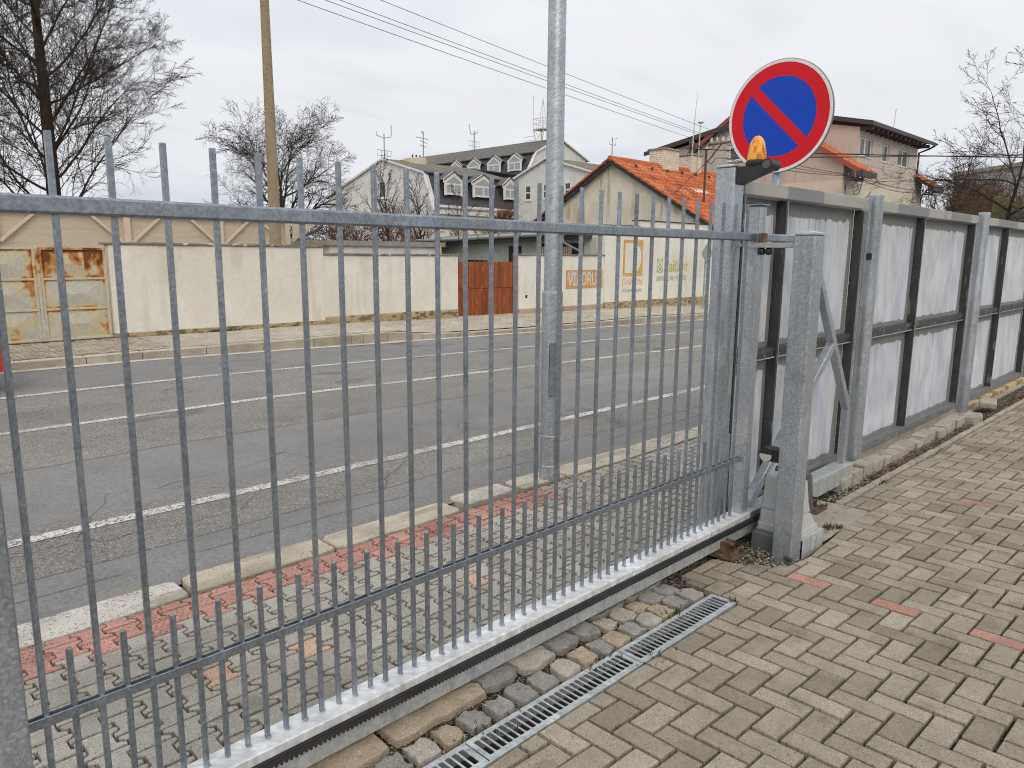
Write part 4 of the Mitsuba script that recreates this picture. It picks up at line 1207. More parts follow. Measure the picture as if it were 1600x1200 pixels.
text_on('DAKON', .19, 18.74, 19.79, .70, Y4, 'ad_orange', lab='orange DAKON lettering')
text_on('HŘEJIVÁ  KAMNA', .10, 18.73, 19.79, .485, Y4, 'ad_grey', lab='small grey lettering under the orange emblem')
em = sbox(0, 0, .36, .46).difference(affinity.scale(Point(.18, .24).buffer(1, quad_segs=10), .155, .205))
put('emblem', stand(extrude(em, .004), 20.58, Y4, 1.07), 'ad_lime', w4, label='lime emblem with a hare in an oval')
ln = [[(.18, .06), (.10, .14), (.10, .22), (.18, .27), (.26, .22), (.26, .14), (.18, .06)], [(.18, .27), (.14, .33), (.09, .42)], [(.18, .27), (.22, .33), (.27, .42)], [(.13, .17), (.18, .14), (.23, .17)], [(.18, .06), (.18, .14)]]
hare = shapely.union_all([shapely.LineString(l).buffer(.011) for l in ln])
put('hare', stand(extrude(hare, .004), 20.58, Y4 - .001, 1.07), 'ad_grey', w4)
text_on('Vaillant', .33, 21.02, 22.42, 1.10, Y4, 'ad_lime', bold=True, lab='lime Vaillant lettering')
text_on('INSPIRACE PRO VYTÁPĚNÍ', .15, 20.58, 22.38, .80, Y4, 'ad_grey', lab='grey slogan lettering')

# rusty double gate
rg = thing('rusty_gate', 'rusty pale sheet metal double gate left of the higher cream wall', 'gate')
GY = WY + .03
for (xa, xb) in ((2.03, 3.04), (3.085, 4.09)):
    fr = []
    for z in (.165, .665, 1.165, 1.66):
        fr.append(box(xa, xb, GY - .02, GY + .02, z - .018, z + .018, .003))
    for x in (xa, xb - .045):
        for z0, z1 in ((.184, .646), (.684, 1.146), (1.184, 1.641)):
            fr.append(box(x, x + .045, GY - .019, GY + .019, z0, z1, .003))
    m = cat_mesh(fr)
    put('frame', m, 'rusty_sheet', rg, uv=(.5, .5))
    for z0, z1 in ((.184, .646), (.684, 1.146), (1.184, 1.641)):
        x0, x1 = xa + .0455, xb - .0455; zm, xm = (z0 + z1) / 2, (x0 + x1) / 2
        v = np.array([[x0, GY + .012, z0], [x1, GY + .012, z0], [x1, GY + .012, z1], [x0, GY + .012, z1], [xm - .12, GY - .028, zm], [xm + .12, GY - .028, zm]])
        f = np.array([[0, 1, 5], [0, 5, 4], [1, 2, 5], [2, 3, 4], [2, 4, 5], [3, 0, 4]])
        uv = np.stack([(v[:, 0] - x0) / (x1 - x0), (v[:, 2] - z0) / (z1 - z0)], -1)
        put('panel', (v, f), 'rusty_sheet', rg, uv=uv)
put('threshold', box(2.0, 4.12, GY - .03, GY + .05, .09, .135), 'rusty_iron', rg)
put('meeting_bar', box(3.042, 3.083, GY - .035, GY + .02, .15, 1.68, .005), 'rusty_sheet', rg, uv=(.5, .5))
t = thing('gate_pier', 'slim plastered pier left of the rusty gate', 'pier')
put('pier', box(1.70, 2.0, WY, WY + .25, -.05, 1.74, .01), 'cream_stucco', t)
put('cap', box(1.66, 2.03, WY - .03, WY + .28, 1.741, 1.79, .01), 'coping', t)
t = thing('garden_wall', 'cream wall left of the rusty gate beyond the slim pier', 'wall')
put('plaster', box(-8, 1.69, WY, WY + .24, -.05, 1.72, .006), 'cream_stucco', t)

# wooden gate of vertical planks, two planes high
wg = thing('wooden_gate', 'red brown wooden gate of upright planks between the two garden walls', 'gate')
wy = WY + .20
x, i = 12.075, 0
tr = random.Random(5)
while x < 14.13:
    wpl = .082
    hz = 1.43 + tr.uniform(-.006, .006)
    for z0, z1 in ((.0, .735), (.755, hz)):
        put('plank', box(x, x + wpl - .011, wy + tr.uniform(-.003, .003), wy + .022, z0, z1, .004), 'stained_timber', wg, uv=(tr.random(), 0))
    x += wpl; i += 1
put('rail', [box(12.06, 14.15, wy + .024, wy + .07, z, z + .09, .004) for z in (.18, .70, 1.2)], 'stained_timber', wg, uv=(.2, 0))
put('side_post', box(14.155, 14.18, wy - .02, wy + .06, -.05, 1.62, .003), 'gutter_dark', wg)
put('side_post', box(12.04, 12.06, wy - .02, wy + .06, -.05, 1.5, .003), 'gutter_dark', wg)

# timber hall behind the higher wall
ca = thing('timber_shed', 'pale boarded shed with posts and V braces behind the higher cream wall', 'shed')
x0, x1, cy = -6.0, 8.35, 13.6
n = 12
zz = np.linspace(.0, 2.30, 17)
for a, b in zip(zz[:-1], zz[1:]):
    put('board', box(x0, x1 - .1, cy + .03, cy + .05, a + .0006, b - .0006, .003), 'pale_board', ca)
for xp in (-2.0, .6, 2.80, 4.95, 6.78, 8.30):
    put('post', box(xp - .055, xp + .055, cy - .06, cy + .029, -.05, 2.30, .006), 'pale_post', ca)
    for sx in (-1, 1):
        if xp + sx * .5 < 8.4:
            put('brace', beam((xp + sx * .07, cy - .02, 1.78), (xp + sx * .62, cy - .02, 2.29), .05, .06, up=(0, 1, 0), b=.004), 'pale_post', ca)
put('roof', hull([(x, y, z + dz) for x in (x0 - .2, x1 + .75) for y, z in ((cy - .07, 2.305), (cy + 3.8, 2.40)) for dz in (0, .04)]), 'pale_board', ca)
put('gable_skirt', hull([(8.4, cy - .1, 2.31), (9.05, cy - .1, 2.31), (8.4, cy - .1, 1.86), (8.4, cy - .06, 2.31), (9.05, cy - .06, 2.31), (8.4, cy - .06, 1.86)]), 'pale_board', ca)
put('drainpipe', tube([(9.08, cy - .2, 2.33), (9.06, cy - .2, 2.22), (8.95, cy - .2, 2.14), (8.62, cy - .2, 2.0), (8.52, cy - .2, 1.92), (8.50, cy - .2, .1)], .035, 10), 'gutter_dark', ca, smooth=40)

# concrete mast
cm = thing('concrete_mast', 'tall tapering concrete mast standing behind the higher cream wall', 'mast')
put('shaft', lathe([(.135, -.1), (.118, 2.2), (.082, 7.0), (.075, 8.6), (0, 8.6)], 28, (7.52, 12.62, 0)), 'mast_concrete', cm, smooth=40)
put('crossarm', box(6.9, 8.15, 12.58, 12.66, 8.2, 8.28, .005), 'steel_dark', cm)

# mint coloured outbuilding with a lean-to roof
sh = thing('outbuilding', 'low mint green outbuilding with a lean-to roof behind the white wall', 'building')
bx0 = 17.62
def zsh(y): return 2.24 - .026 * (y - 14.0)
put('wall', hull([(x, y, z) for x in (bx0, bx0 + .2) for y in (12.4, 22.9) for z in (-.1, zsh(y) - .16)]), 'mint_stucco', sh)
put('roof', hull([(x, y, zsh(y) + z + dz) for x, z in ((bx0 - .45, -.03), (bx0 + 4.5, .42)) for y in (12.35, 23.1) for dz in (0, .06)]), 'slate', sh)
put('soffit', hull([(x, y, zsh(y) - dz) for x in (bx0 - .36, bx0 - .002) for y in (12.37, 23.05) for dz in (.045, .17)]), 'gutter_dark', sh)
put('gutter', tube([(bx0 - .48, 12.3, zsh(12.3) + .015), (bx0 - .48, 23.15, zsh(23.15) + .015)], .065, 12), 'zinc', sh, smooth=40)
for y in np.arange(12.9, 23, 1.0):
    put('gutter_bracket', box(bx0 - .55, bx0 - .41, y - .012, y + .012, zsh(y) - .06, zsh(y) + .085), 'gutter_dark', sh)
put('downpipe', tube([(bx0 - .46, 13.15, zsh(13) - .04), (bx0 - .42, 13.15, 2.0), (bx0 - .05, 12.75, 1.72), (bx0 - .05, 12.75, .1)], .04, 10), 'zinc', sh, smooth=40)
def on_x(name, y0, y1, z0, z1, mt, par, X, d=.03): put(name, box(X - d, X - .001, y0, y1, z0, z1), mt, par)
on_x('door', 15.35, 15.92, .2, 1.90, 'dark_void', sh, bx0)
on_x('window', 17.0, 18.1, 1.2, 1.42, 'dark_void', sh, bx0)
dw = fresh('window', sh); on = box(bx0 - .02, bx0 - .001, 12.7, 14.45, 1.55, 1.98); scene[dw] = mikit.ply(on, 'dark_void')
for y in np.arange(13.15, 14.45, .085):
    put('slat', box(bx0 - .045, bx0 - .0215, y, y + .05, 1.56, 1.88), 'pale_board', dw)

t = thing('flat_garage', 'low flat roofed garage with a pale parapet behind the lower cream wall', 'building')
put('wall', box(12.4, 16.9, 18.6, 22.0, -.1, 1.86), 'grey_stucco', t)
put('parapet', box(12.25, 17.0, 18.5, 22.1, 1.861, 2.02), 'concrete', t)

# ================================================================== ORANGE ROOFED HOUSE
oh = thing('tiled_house', 'old house with a bright orange tiled roof and stained gable behind the advertising wall', 'house')
HX, RY, RZ, EY, EZ, BY, BZ = 23.95, 16.55, 5.30, 12.12, 2.78, 20.98, 2.78
put('gable', hull([(x, y, z) for x in (HX, HX + .3) for y, z in ((EY + .1, -.5), (EY + .1, EZ - .05), (RY, RZ - .06), (BY - .1, BZ - .05), (BY - .1, -.5))]), 'dirty_stucco', oh)
put('front_wall', box(HX + .301, 35.0, EY + .1, EY + .4, -.8, EZ - .05), 'white_stucco', oh)
put('roof_deck', [hull([(x, y, z + dz) for x in (HX - .22, 34.9) for y, z in ((yy, zz_), (RY, RZ)) for dz in (-.05, -.01)]) for yy, zz_ in ((EY - .25, EZ - .14), (BY + .25, BZ - .14))], 'gutter_dark', oh)
nx, ny = 44, 16
ms, uvs = [], []
tr = random.Random(3)
Lx = (34.9 - (HX - .25)) / nx
for i in range(nx):
    for j in range(ny):
        xa = HX - .25 + i * Lx
        t0, t1 = j / ny, (j + 1.18) / ny
        y0, z0 = EY - .28 + (RY - EY + .28) * t0, EZ - .155 + (RZ + .02 - EZ + .155) * t0
        y1, z1 = EY - .28 + (RY - EY + .28) * min(t1, 1.0), EZ - .155 + (RZ + .02 - EZ + .155) * min(t1, 1.0)
        pr = [(0, .0), (.12, .045), (.32, .055), (.5, .012), (.8, -.004), (1.02, .0)]
        jz = tr.uniform(-.008, .008)
        v = [(xa + u * Lx, y0, z0 + h + .062 + jz) for u, h in pr] + [(xa + u * Lx, y1, z1 + h + .004 + jz) for u, h in pr] + [(xa + u * Lx, y0 + .01, z0 + h - .01 + jz) for u, h in pr]
        n_ = len(pr); f = []
        for k in range(n_ - 1):
            f += [(k, k + 1, n_ + k + 1), (k, n_ + k + 1, n_ + k), (2 * n_ + k, 2 * n_ + k + 1, k + 1), (2 * n_ + k, k + 1, k)]
        ms.append((np.array(v), np.array(f))); uvs.append(np.tile([tr.random(), 0], (len(v), 1)))
put('roof_tiles', cat_mesh(ms), 'clay_tile', oh, uv=np.vstack(uvs), kind='stuff')
ridge = []
for i in range(36):
    xa = HX - .25 + i * .304
    ridge.append(tube([(xa, RY, RZ + .05), (xa + .33, RY, RZ + .065)], [.12, .105], 8))
put('ridge_tiles', ridge, 'clay_tile', oh, uv=(.5, 0), kind='stuff')
ver = []
for (ya, za), mt in (((EY - .3, EZ - .13), 0), ((BY + .3, BZ - .13), 0)):
    for k in range(15):
        a, b = k / 15, (k + 1.1) / 15
        p = np.array([HX - .25, ya + (RY - ya) * a, za + (RZ + .05 - za) * a + .03]); q = np.array([HX - .25, ya + (RY - ya) * b, za + (RZ + .05 - za) * b])
        ver.append(beam(p, q, .10, .06))
put('verge_tiles', ver, 'clay_tile', oh, uv=(.35, 0), kind='stuff')
put('verge_board', [beam((HX - .19, ya, za - .06), (HX - .19, RY, RZ - .06), .03, .16) for ya, za in ((EY - .25, EZ - .14), (BY + .25, BZ - .14))], 'gutter_dark', oh)
put('skylight', beam((26.6, 14.55, 4.22), (27.55, 14.45, 4.17), .42, .05, up=(0, -.5, .86)), 'white_paint', oh)
put('skylight', beam((25.45, 14.35, 4.10), (25.8, 14.30, 4.07), .22, .05, up=(0, -.5, .86)), 'white_paint', oh)
put('snow_guard', [box(x, x + .03, 15.9, 16.0, 5.0, 5.14) for x in np.arange(24.6, 33, 1.1)], 'gutter_dark', oh)


def brick_stack(parent, x0, x1, y0, y1, z0, z1):
    put('core', box(x0 + .01, x1 - .01, y0 + .01, y1 - .01, z0, z1), 'mortar', parent)
    hh = .082; z = z0; row = 0
    while z < z1 - .03:
        off = .13 if row % 2 else 0
        for (axis, a0, a1, fixed, sgn) in ((0, x0, x1, y0, 0), (1, y0, y1, x0, 0)):
            a = a0 - off
            while a < a1 - .02:
                s, e = max(a, a0), min(a + .26, a1)
                if e - s > .03:
                    u = (br.random(), 0)
                    if axis == 0: put('brick', box(s + .006, e - .006, y0, y0 + .05, z + .006, min(z + hh, z1), .004), 'yellow_brick', parent, uv=u)
                    else: put('brick', box(x0, x0 + .05, s + .006, e - .006, z + .006, min(z + hh, z1), .004), 'yellow_brick', parent, uv=u)
                a += .26
        z += hh; row += 1
    put('crown', box(x0 - .06, x1 + .06, y0 - .06, y1 + .06, z1 + .001, z1 + .07, .01), 'concrete', parent)


c1 = fresh('chimney', oh); scene[c1] = mikit.ply(box(27.0, 28.1, 16.5, 17.1, 5.3, 5.42), 'gutter_dark'); 
brick_stack(c1, 26.98, 28.12, 16.25, 17.0, 5.02, 6.0)
put('cowl', [cyl((27.6, 16.6, 6.07), (27.6, 16.6, 6.16), .03, 8), cyl((27.6, 16.6, 6.16), (27.6, 16.6, 6.18), .16, 14)], 'steel_dark', c1)
c2 = fresh('chimney', oh); scene[c2] = mikit.ply(box(29.3, 30.0, 16.5, 17.1, 5.3, 5.42), 'gutter_dark')
brick_stack(c2, 29.22, 30.02, 16.3, 17.0, 5.05, 5.98)
put('pot', lathe([(.13, 6.05), (.12, 6.3), (.10, 6.32), (.14, 6.4), (.12, 6.62), (.04, 6.72), (0, 6.72)], 14, (29.7, 16.65, 0)), 'gutter_dark', c2, smooth=40)

# electricity bracket on the orange roof with its insulators
eb = thing('roof_bracket', 'dark iron electricity bracket with white insulators on the orange roof', 'utility pole')
ex, ey = 25.7, 13.5
put('tube', cyl((ex, ey, 2.6), (ex, ey, 5.6), .045, 10), 'rusty_iron', eb, smooth=30)
put('crossarm', [beam((ex - .9, ey, 5.60), (ex + 1.75, ey, 6.06), .07, .07), beam((ex + .1, ey, 5.15), (ex + 1.1, ey, 5.93), .04, .05)], 'rusty_iron', eb)
for k, xx in enumerate((.35, .75, 1.2, 1.6)):
    zz_ = 5.60 + (xx + .9) * .1736
    put('insulator', lathe([(.02, 0), (.05, .02), (.06, .08), (.035, .11), (.05, .15), (.02, .2), (0, .2)], 10, (ex + xx, ey, zz_ + .05)), 'porcelain', eb, smooth=True)
put('insulator', lathe([(.02, 0), (.06, .02), (.06, .09), (.035, .12), (.05, .17), (0, .2)], 10, (ex, ey, 5.6)), 'porcelain', eb, smooth=True)
put('loop_cable', [tube([(ex + .1, ey, 5.2), (ex + .4, ey, 5.1), (ex + .7, ey, 5.35), (ex + 1.3, ey, 5.42), (ex + 2.2, ey, 5.38)], .014, 5), tube([(ex + .5, ey, 5.8), (ex + .3, ey, 5.6), (ex + .5, ey, 5.45), (ex + .6, ey, 5.6), (ex + .5, ey, 5.75)], .012, 5)], 'wire_black', eb)
put('stay', tube([(ex, ey, 5.1), (ex - 1.6, ey + .5, 3.75)], .014, 5), 'wire_black', eb)
t = thing('antenna_mast', 'thin white whip aerial left of the smaller brick chimney', 'antenna')
put('mast', tube([(29.0, 16.2, 5.2), (29.1, 16.2, 7.2), (29.25, 16.2, 8.6)], [.03, .025, .008], 6), 'antenna_white', t)
t = thing('antenna_mast', 'yellowish aerial pole with a small dish on the smaller brick chimney', 'antenna')
put('mast', cyl((29.55, 16.2, 5.3), (29.6, 16.2, 7.3), .028, 6), 'antenna_white', t)
put('dish', lathe([(0, 0), (.08, .01), (.13, .05), (.14, .07)], 12, (29.62, 16.2, 7.33)), 'antenna_white', t)

# ================================================================== TAUPE HOUSE WITH BOX DORMERS
th_ = thing('taupe_house', 'taupe plastered house with red roofs and a wide box dormer behind the fence', 'house')
TX, TX2, TY0, TY1, AY, AZ = 35.0, 46.0, 12.0, 22.3, 16.85, 9.0
def zroof(y): return AZ - .62 * (AY - y) if y < AY else AZ - .66 * (y - AY)
put('gable', hull([(x, y, z) for x in (TX, TX + .3) for y, z in ((TY0, 5.08), (TY0, zroof(TY0) - .1), (AY, AZ - .1), (TY1, zroof(TY1) - .1), (TY1, 5.08))]), 'taupe_stucco', th_)
put('lower_gable', box(TX - .012, TX + .3, TY0 - .01, TY1, -.5, 5.079), 'ivory_stucco', th_)
put('front_wall', box(TX + .301, TX2, TY0, TY0 + .3, 5.08, 5.95), 'taupe_stucco', th_)
put('lower_front', box(TX + .301, TX2, TY0 - .012, TY0 + .3, -.6, 5.079), 'ivory_stucco', th_)
put('end_wall', box(TX2 - .3, TX2 - .001, TY0 + .301, TY1, -.6, 6.0), 'taupe_stucco', th_)
BX0, BX1 = 36.4, 44.65
def slope_tiles(x0, x1, y0, y1, z0, z1, nx_, ny_, seed):
    r = random.Random(seed); ms_, us = [], []
    Lx_ = (x1 - x0) / nx_
    for i in range(nx_):
        for j in range(ny_):
            ta, tb = j / ny_, (j + 1.15) / ny_
            pr = [(0, .0), (.2, .05), (.45, .04), (.6, .0), (1.02, .0)]
            v = [(x0 + (i + u) * Lx_, y0 + (y1 - y0) * ta, z0 + (z1 - z0) * ta + h + .04) for u, h in pr] + [(x0 + (i + u) * Lx_, y0 + (y1 - y0) * tb, z0 + (z1 - z0) * tb + h) for u, h in pr] + [(x0 + (i + u) * Lx_, y0 + (y1 - y0) * ta, z0 + (z1 - z0) * ta + h - .03) for u, h in pr]
            n_ = 5; f = []
            for k in range(4):
                f += [(k, k + 1, n_ + k + 1), (k, n_ + k + 1, n_ + k), (2 * n_ + k, 2 * n_ + k + 1, k + 1), (2 * n_ + k, k + 1, k)]
            ms_.append((np.array(v), np.array(f))); us.append(np.tile([r.random(), 0], (15, 1)))
    return cat_mesh(ms_), np.vstack(us)


m, u_ = slope_tiles(TX - .3, BX0, 11.1, AY, zroof(11.1), AZ, 5, 20, 1)
put('roof_tiles', m, 'clay_tile', th_, uv=u_, kind='stuff')
m, u_ = slope_tiles(BX1, TX2 + .5, 11.1, AY, zroof(11.1), AZ, 6, 20, 2)
put('roof_tiles', m, 'clay_tile', th_, uv=u_, kind='stuff')
put('roof_deck', [hull([(x, y, z + dz) for x in xs_ for y, z in ((11.15, zroof(11.15)), (AY, AZ)) for dz in (-.16, -.03)]) for xs_ in ((TX - .28, BX0 - .01), (BX1 + .01, TX2 + .48))] + [hull([(x, y, z + dz) for x in (TX - .28, TX2 + .4) for y, z in ((AY, AZ), (23.0, zroof(23.0))) for dz in (-.16, -.03)])], 'gutter_dark', th_)
put('verge_board', [beam((TX - .3, 11.15, zroof(11.15) - .1), (TX - .3, AY, AZ - .06), .04, .2), beam((TX - .3, 23.0, zroof(23.0) - .1), (TX - .3, AY, AZ - .06), .04, .2)], 'roof_red', th_)
for xs_ in ((TX - .35, BX0 - .03), (BX1 + .03, TX2 + .5)): put('eave', box(xs_[0], xs_[1], 11.0, 11.3, zroof(11.1) - .26, zroof(11.1) - .03), 'gutter_dark', th_)
bd = fresh('box_dormer', th_)
scene[bd] = mikit.ply(cat_mesh([box(BX0, BX0 + .25, 11.98, AY - .4, 5.955, 7.55), hull([(x, y, z) for x in (BX0, BX0 + .25) for y, z in ((11.98, 7.551), (AY - .4, 7.551), (AY - .4, 8.45))]), box(BX0 + .251, BX1, 11.98, 12.0, 5.955, 6.30), box(BX0 + .251, BX1, 11.98, 12.2, 7.16, 7.58)] +
                               [box(a, b, 11.98, 12.2, 6.301, 7.159) for a, b in ((BX0 + .251, 36.62), (38.2, 39.55), (40.45, 41.75), (43.45, BX1))] + [box(BX1 - .25, BX1 - .001, 12.201, AY - .4, 5.955, 7.55)]), 'taupe_stucco')
labels[bd] = dict(label='wide box dormer with three white windows')
used.add(bd)
for (a, b) in ((36.62, 38.2), (39.55, 40.45), (41.75, 43.45)):
    ww = fresh('window', bd)
    m_ = .07
    fr = [box(a, b, 12.06, 12.12, 6.301, 6.301 + m_), box(a, b, 12.06, 12.12, 7.159 - m_, 7.159), box(a, a + m_, 12.06, 12.12, 6.301 + m_, 7.159 - m_), box(b - m_, b, 12.06, 12.12, 6.301 + m_, 7.159 - m_)]
    if b - a > 1.2: fr.append(box((a + b) / 2 - .06, (a + b) / 2 + .06, 12.058, 12.12, 6.301 + m_, 7.159 - m_))
    scene[ww] = mikit.ply(cat_mesh(fr), 'white_paint')
    put('pane', box(a + m_, b - m_, 12.085, 12.10, 6.301 + m_, 7.159 - m_), 'glass_dark', ww)
    put('sill', box(a - .03, b + .03, 11.94, 12.06, 6.262, 6.299), 'white_paint', ww)
put('box_roof', hull([(x, y, z + dz) for x in (BX0 - .25, BX1 + .75) for y, z in ((11.35, 7.62), (AY + .2, 8.95)) for dz in (0, .10)]), 'roof_red', th_)
put('box_fascia', [box(BX0 - .26, BX1 + .76, 11.31, 11.345, 7.56, 7.73), beam((BX0 - .27, 11.35, 7.64), (BX0 - .27, AY + .2, 8.96), .03, .2)], 'gutter_dark', th_)
put('roof_ribs', [beam((x, 11.35, 7.735), (x, AY + .2, 9.065), .05, .05) for x in np.arange(BX0, BX1 + .6, .35)], 'gutter_dark', th_, kind='stuff')
for x in np.arange(BX0 + .1, BX1 + .3, .62):
    put('rafter_end', box(x, x + .09, 11.4, 11.979, 7.40, 7.56), 'gutter_dark', th_)
put('gutter', tube([(BX1 + .85, 11.27, 7.68), (BX1 + .7, 11.6, 7.45), (BX1 + .1, 11.93, 7.2), (BX1 + .08, 11.93, 6.1)], .05, 8), 'gutter_dark', th_, smooth=40)
put('box_dormer', hull([(x, y, z) for x in (TX + .05, TX2 - 1) for y, z in ((AY + .6, 5.5), (22.2, 5.5), (22.2, 7.05), (AY + .6, 7.85))]), 'taupe_stucco', th_)
put('box_roof', hull([(x, y, z + dz) for x in (TX - .3, TX2 - .7) for y, z in ((22.75, 7.1), (AY + .2, 8.15)) for dz in (0, .12)]), 'roof_red', th_)
put('box_fascia', beam((TX - .33, 22.75, 7.09), (TX - .33, AY + .2, 8.12), .04, .2), 'gutter_dark', th_)
ww = fresh('window', th_); scene[ww] = mikit.ply(cat_mesh([box(TX - .03, TX + .0, 16.75, 17.75, 6.35, 6.42), box(TX - .03, TX, 16.75, 17.75, 7.0, 7.07), box(TX - .03, TX, 16.75, 16.82, 6.42, 7.0), box(TX - .03, TX, 17.68, 17.75, 6.42, 7.0)]), 'white_paint')
put('pane', box(TX - .015, TX - .003, 16.82, 17.68, 6.42, 7.0), 'glass_dark', ww); put('sill', box(TX - .1, TX - .001, 16.7, 17.8, 6.30, 6.345), 'white_paint', ww)
for (x, y, z, h) in ((37.5, 15, 8.3, 2.0), (39.3, 15.2, 8.4, 2.4), (43.6, 13, 7.9, 1.6)):
    t = thing('antenna_mast', {37.5: 'left one of three hair thin aerials on the taupe house', 39.3: 'middle one of three hair thin aerials on the taupe house', 43.6: 'right one of three hair thin aerials on the taupe house'}[x], 'antenna')
    put('mast', cyl((x, y, z), (x + .25, y, z + h), .012, 5), 'antenna_grey', t)
for x, y, z, lab in ((34.1, 11.5, 5.05, 'black iron wire bracket in front of the taupe house gable'), (44.4, 11.5, 5.05, 'black iron wire bracket at the right corner of the taupe house')):
    t = thing('wire_bracket', lab, 'bracket')
    put('arm', [tube([(x, y, 4.2), (x, y, 4.75), (x + .25, y, 5.02), (x + 1.9, y, 5.08)], .05, 8), beam((x + .1, y, 5.12), (x + 2.0, y, 5.16), .05, .05)], 'gutter_dark', t)
    for k in range(4): put('insulator', lathe([(.02, 0), (.06, .03), (.05, .1), (.0, .16)], 8, (x + .2 + k * .55, y, 5.15)), 'steel_dark', t, smooth=True)
    put('loop_cable', tube([(x + 1.9, y, 5.05), (x + 1.6, y, 4.5), (x + 1.0, y, 4.4), (x + .8, y, 4.8), (x + 1.2, y, 5.0), (x + 1.5, y, 4.7), (x + 1.1, y, 4.55)], .018, 5), 'wire_black', t)

# ================================================================== GREY BUILDING WITH DORMERS
gb = thing('grey_building', 'large grey building with slate mansard roofs, white dormers and several gables', 'building')
g1y0, g1y1, g1x = 38.9, 52.6, 33.0
prof1 = [(38.9, -1), (38.9, 4.6), (40.0, 7.15), (44.9, 8.42), (46.2, 8.3), (52.6, 6.1), (52.6, -1)]
put('gable_wall', hull([(x, y, z) for x in (g1x, g1x + .3) for y, z in prof1]), 'grey_stucco', gb)
put('front_wall', box(g1x + .301, 41.0, 38.95, 39.25, -1, 4.35), 'white_stucco', gb)
put('cornice', [box(g1x + .1, 41.0, 38.75, 39.2, 4.36, 4.62, .02), box(g1x + .1, 41.0, 38.6, 39.2, 4.80, 4.98, .02), box(g1x + .1, 41.0, 38.85, 39.2, 4.621, 4.799)], 'white_paint', gb)
put('mansard', hull([(x, y, z) for x in (g1x + .301, 41.2) for y, z in ((38.95, 4.981), (40.05, 7.15), (41, 7.15), (41, 4.981))]), 'slate', gb)
put('roof', hull([(x, y, z + dz) for x in (g1x - .1, 41.6) for y, z in ((39.85, 7.17), (44.9, 8.46)) for dz in (0, .1)] ), 'slate', gb)
put('roof_back', hull([(x, y, z + dz) for x in (g1x - .1, 47) for y, z in ((44.9, 8.46), (53.0, 6.0)) for dz in (0, .1)]), 'slate', gb)
def trim(p, q, w=.16, h=.12): return beam(p, q, w, h)
put('verge_trim', [trim((g1x - .12, 38.85, 4.6), (g1x - .12, 39.95, 7.2)), trim((g1x - .12, 39.95, 7.2), (g1x - .12, 44.9, 8.5)), trim((g1x - .12, 44.9, 8.5), (g1x - .12, 53, 6.05))], 'white_paint', gb)


def window_x(par, X, y0, y1, z0, z1, pane='glass_dark', split=True):
    w_ = fresh('window', par); m_ = .09
    fr = [box(X - .05, X - .001, y0, y1, z0, z0 + m_), box(X - .05, X - .001, y0, y1, z1 - m_, z1), box(X - .05, X - .001, y0, y0 + m_, z0 + m_, z1 - m_), box(X - .05, X - .001, y1 - m_, y1, z0 + m_, z1 - m_)]
    if split: fr.append(box(X - .052, X - .001, y0 + m_, y1 - m_, (z0 + z1) / 2 - .05, (z0 + z1) / 2 + .05))
    scene[w_] = mikit.ply(cat_mesh(fr), 'white_paint')
    put('pane', box(X - .03, X - .003, y0 + m_, y1 - m_, z0 + m_, z1 - m_), pane, w_)
    put('sill', box(X - .12, X - .001, y0 - .05, y1 + .05, z0 - .07, z0 - .002), 'white_paint', w_)


def window_y(par, Y, x0, x1, z0, z1, pane='glass_dark'):
    w_ = fresh('window', par); m_ = .08
    fr = [box(x0, x1, Y - .05, Y - .001, z0, z0 + m_), box(x0, x1, Y - .05, Y - .001, z1 - m_, z1), box(x0, x0 + m_, Y - .05, Y - .001, z0 + m_, z1 - m_), box(x1 - m_, x1, Y - .05, Y - .001, z0 + m_, z1 - m_), box((x0 + x1) / 2 - .05, (x0 + x1) / 2 + .05, Y - .052, Y - .001, z0 + m_, z1 - m_)]
    scene[w_] = mikit.ply(cat_mesh(fr), 'white_paint')
    put('pane', box(x0 + m_, x1 - m_, Y - .03, Y - .003, z0 + m_, z1 - m_), pane, w_)


window_x(gb, g1x, 44.55, 45.45, 5.7, 6.9, split=False)
window_x(gb, g1x, 43.6, 44.6, 1.9, 3.1, split=False)
for a, b in ((34.4, 35.6), (37.0, 37.55), (39.2, 40.2)): window_y(gb, 38.95, a, b, 3.3, 4.2)


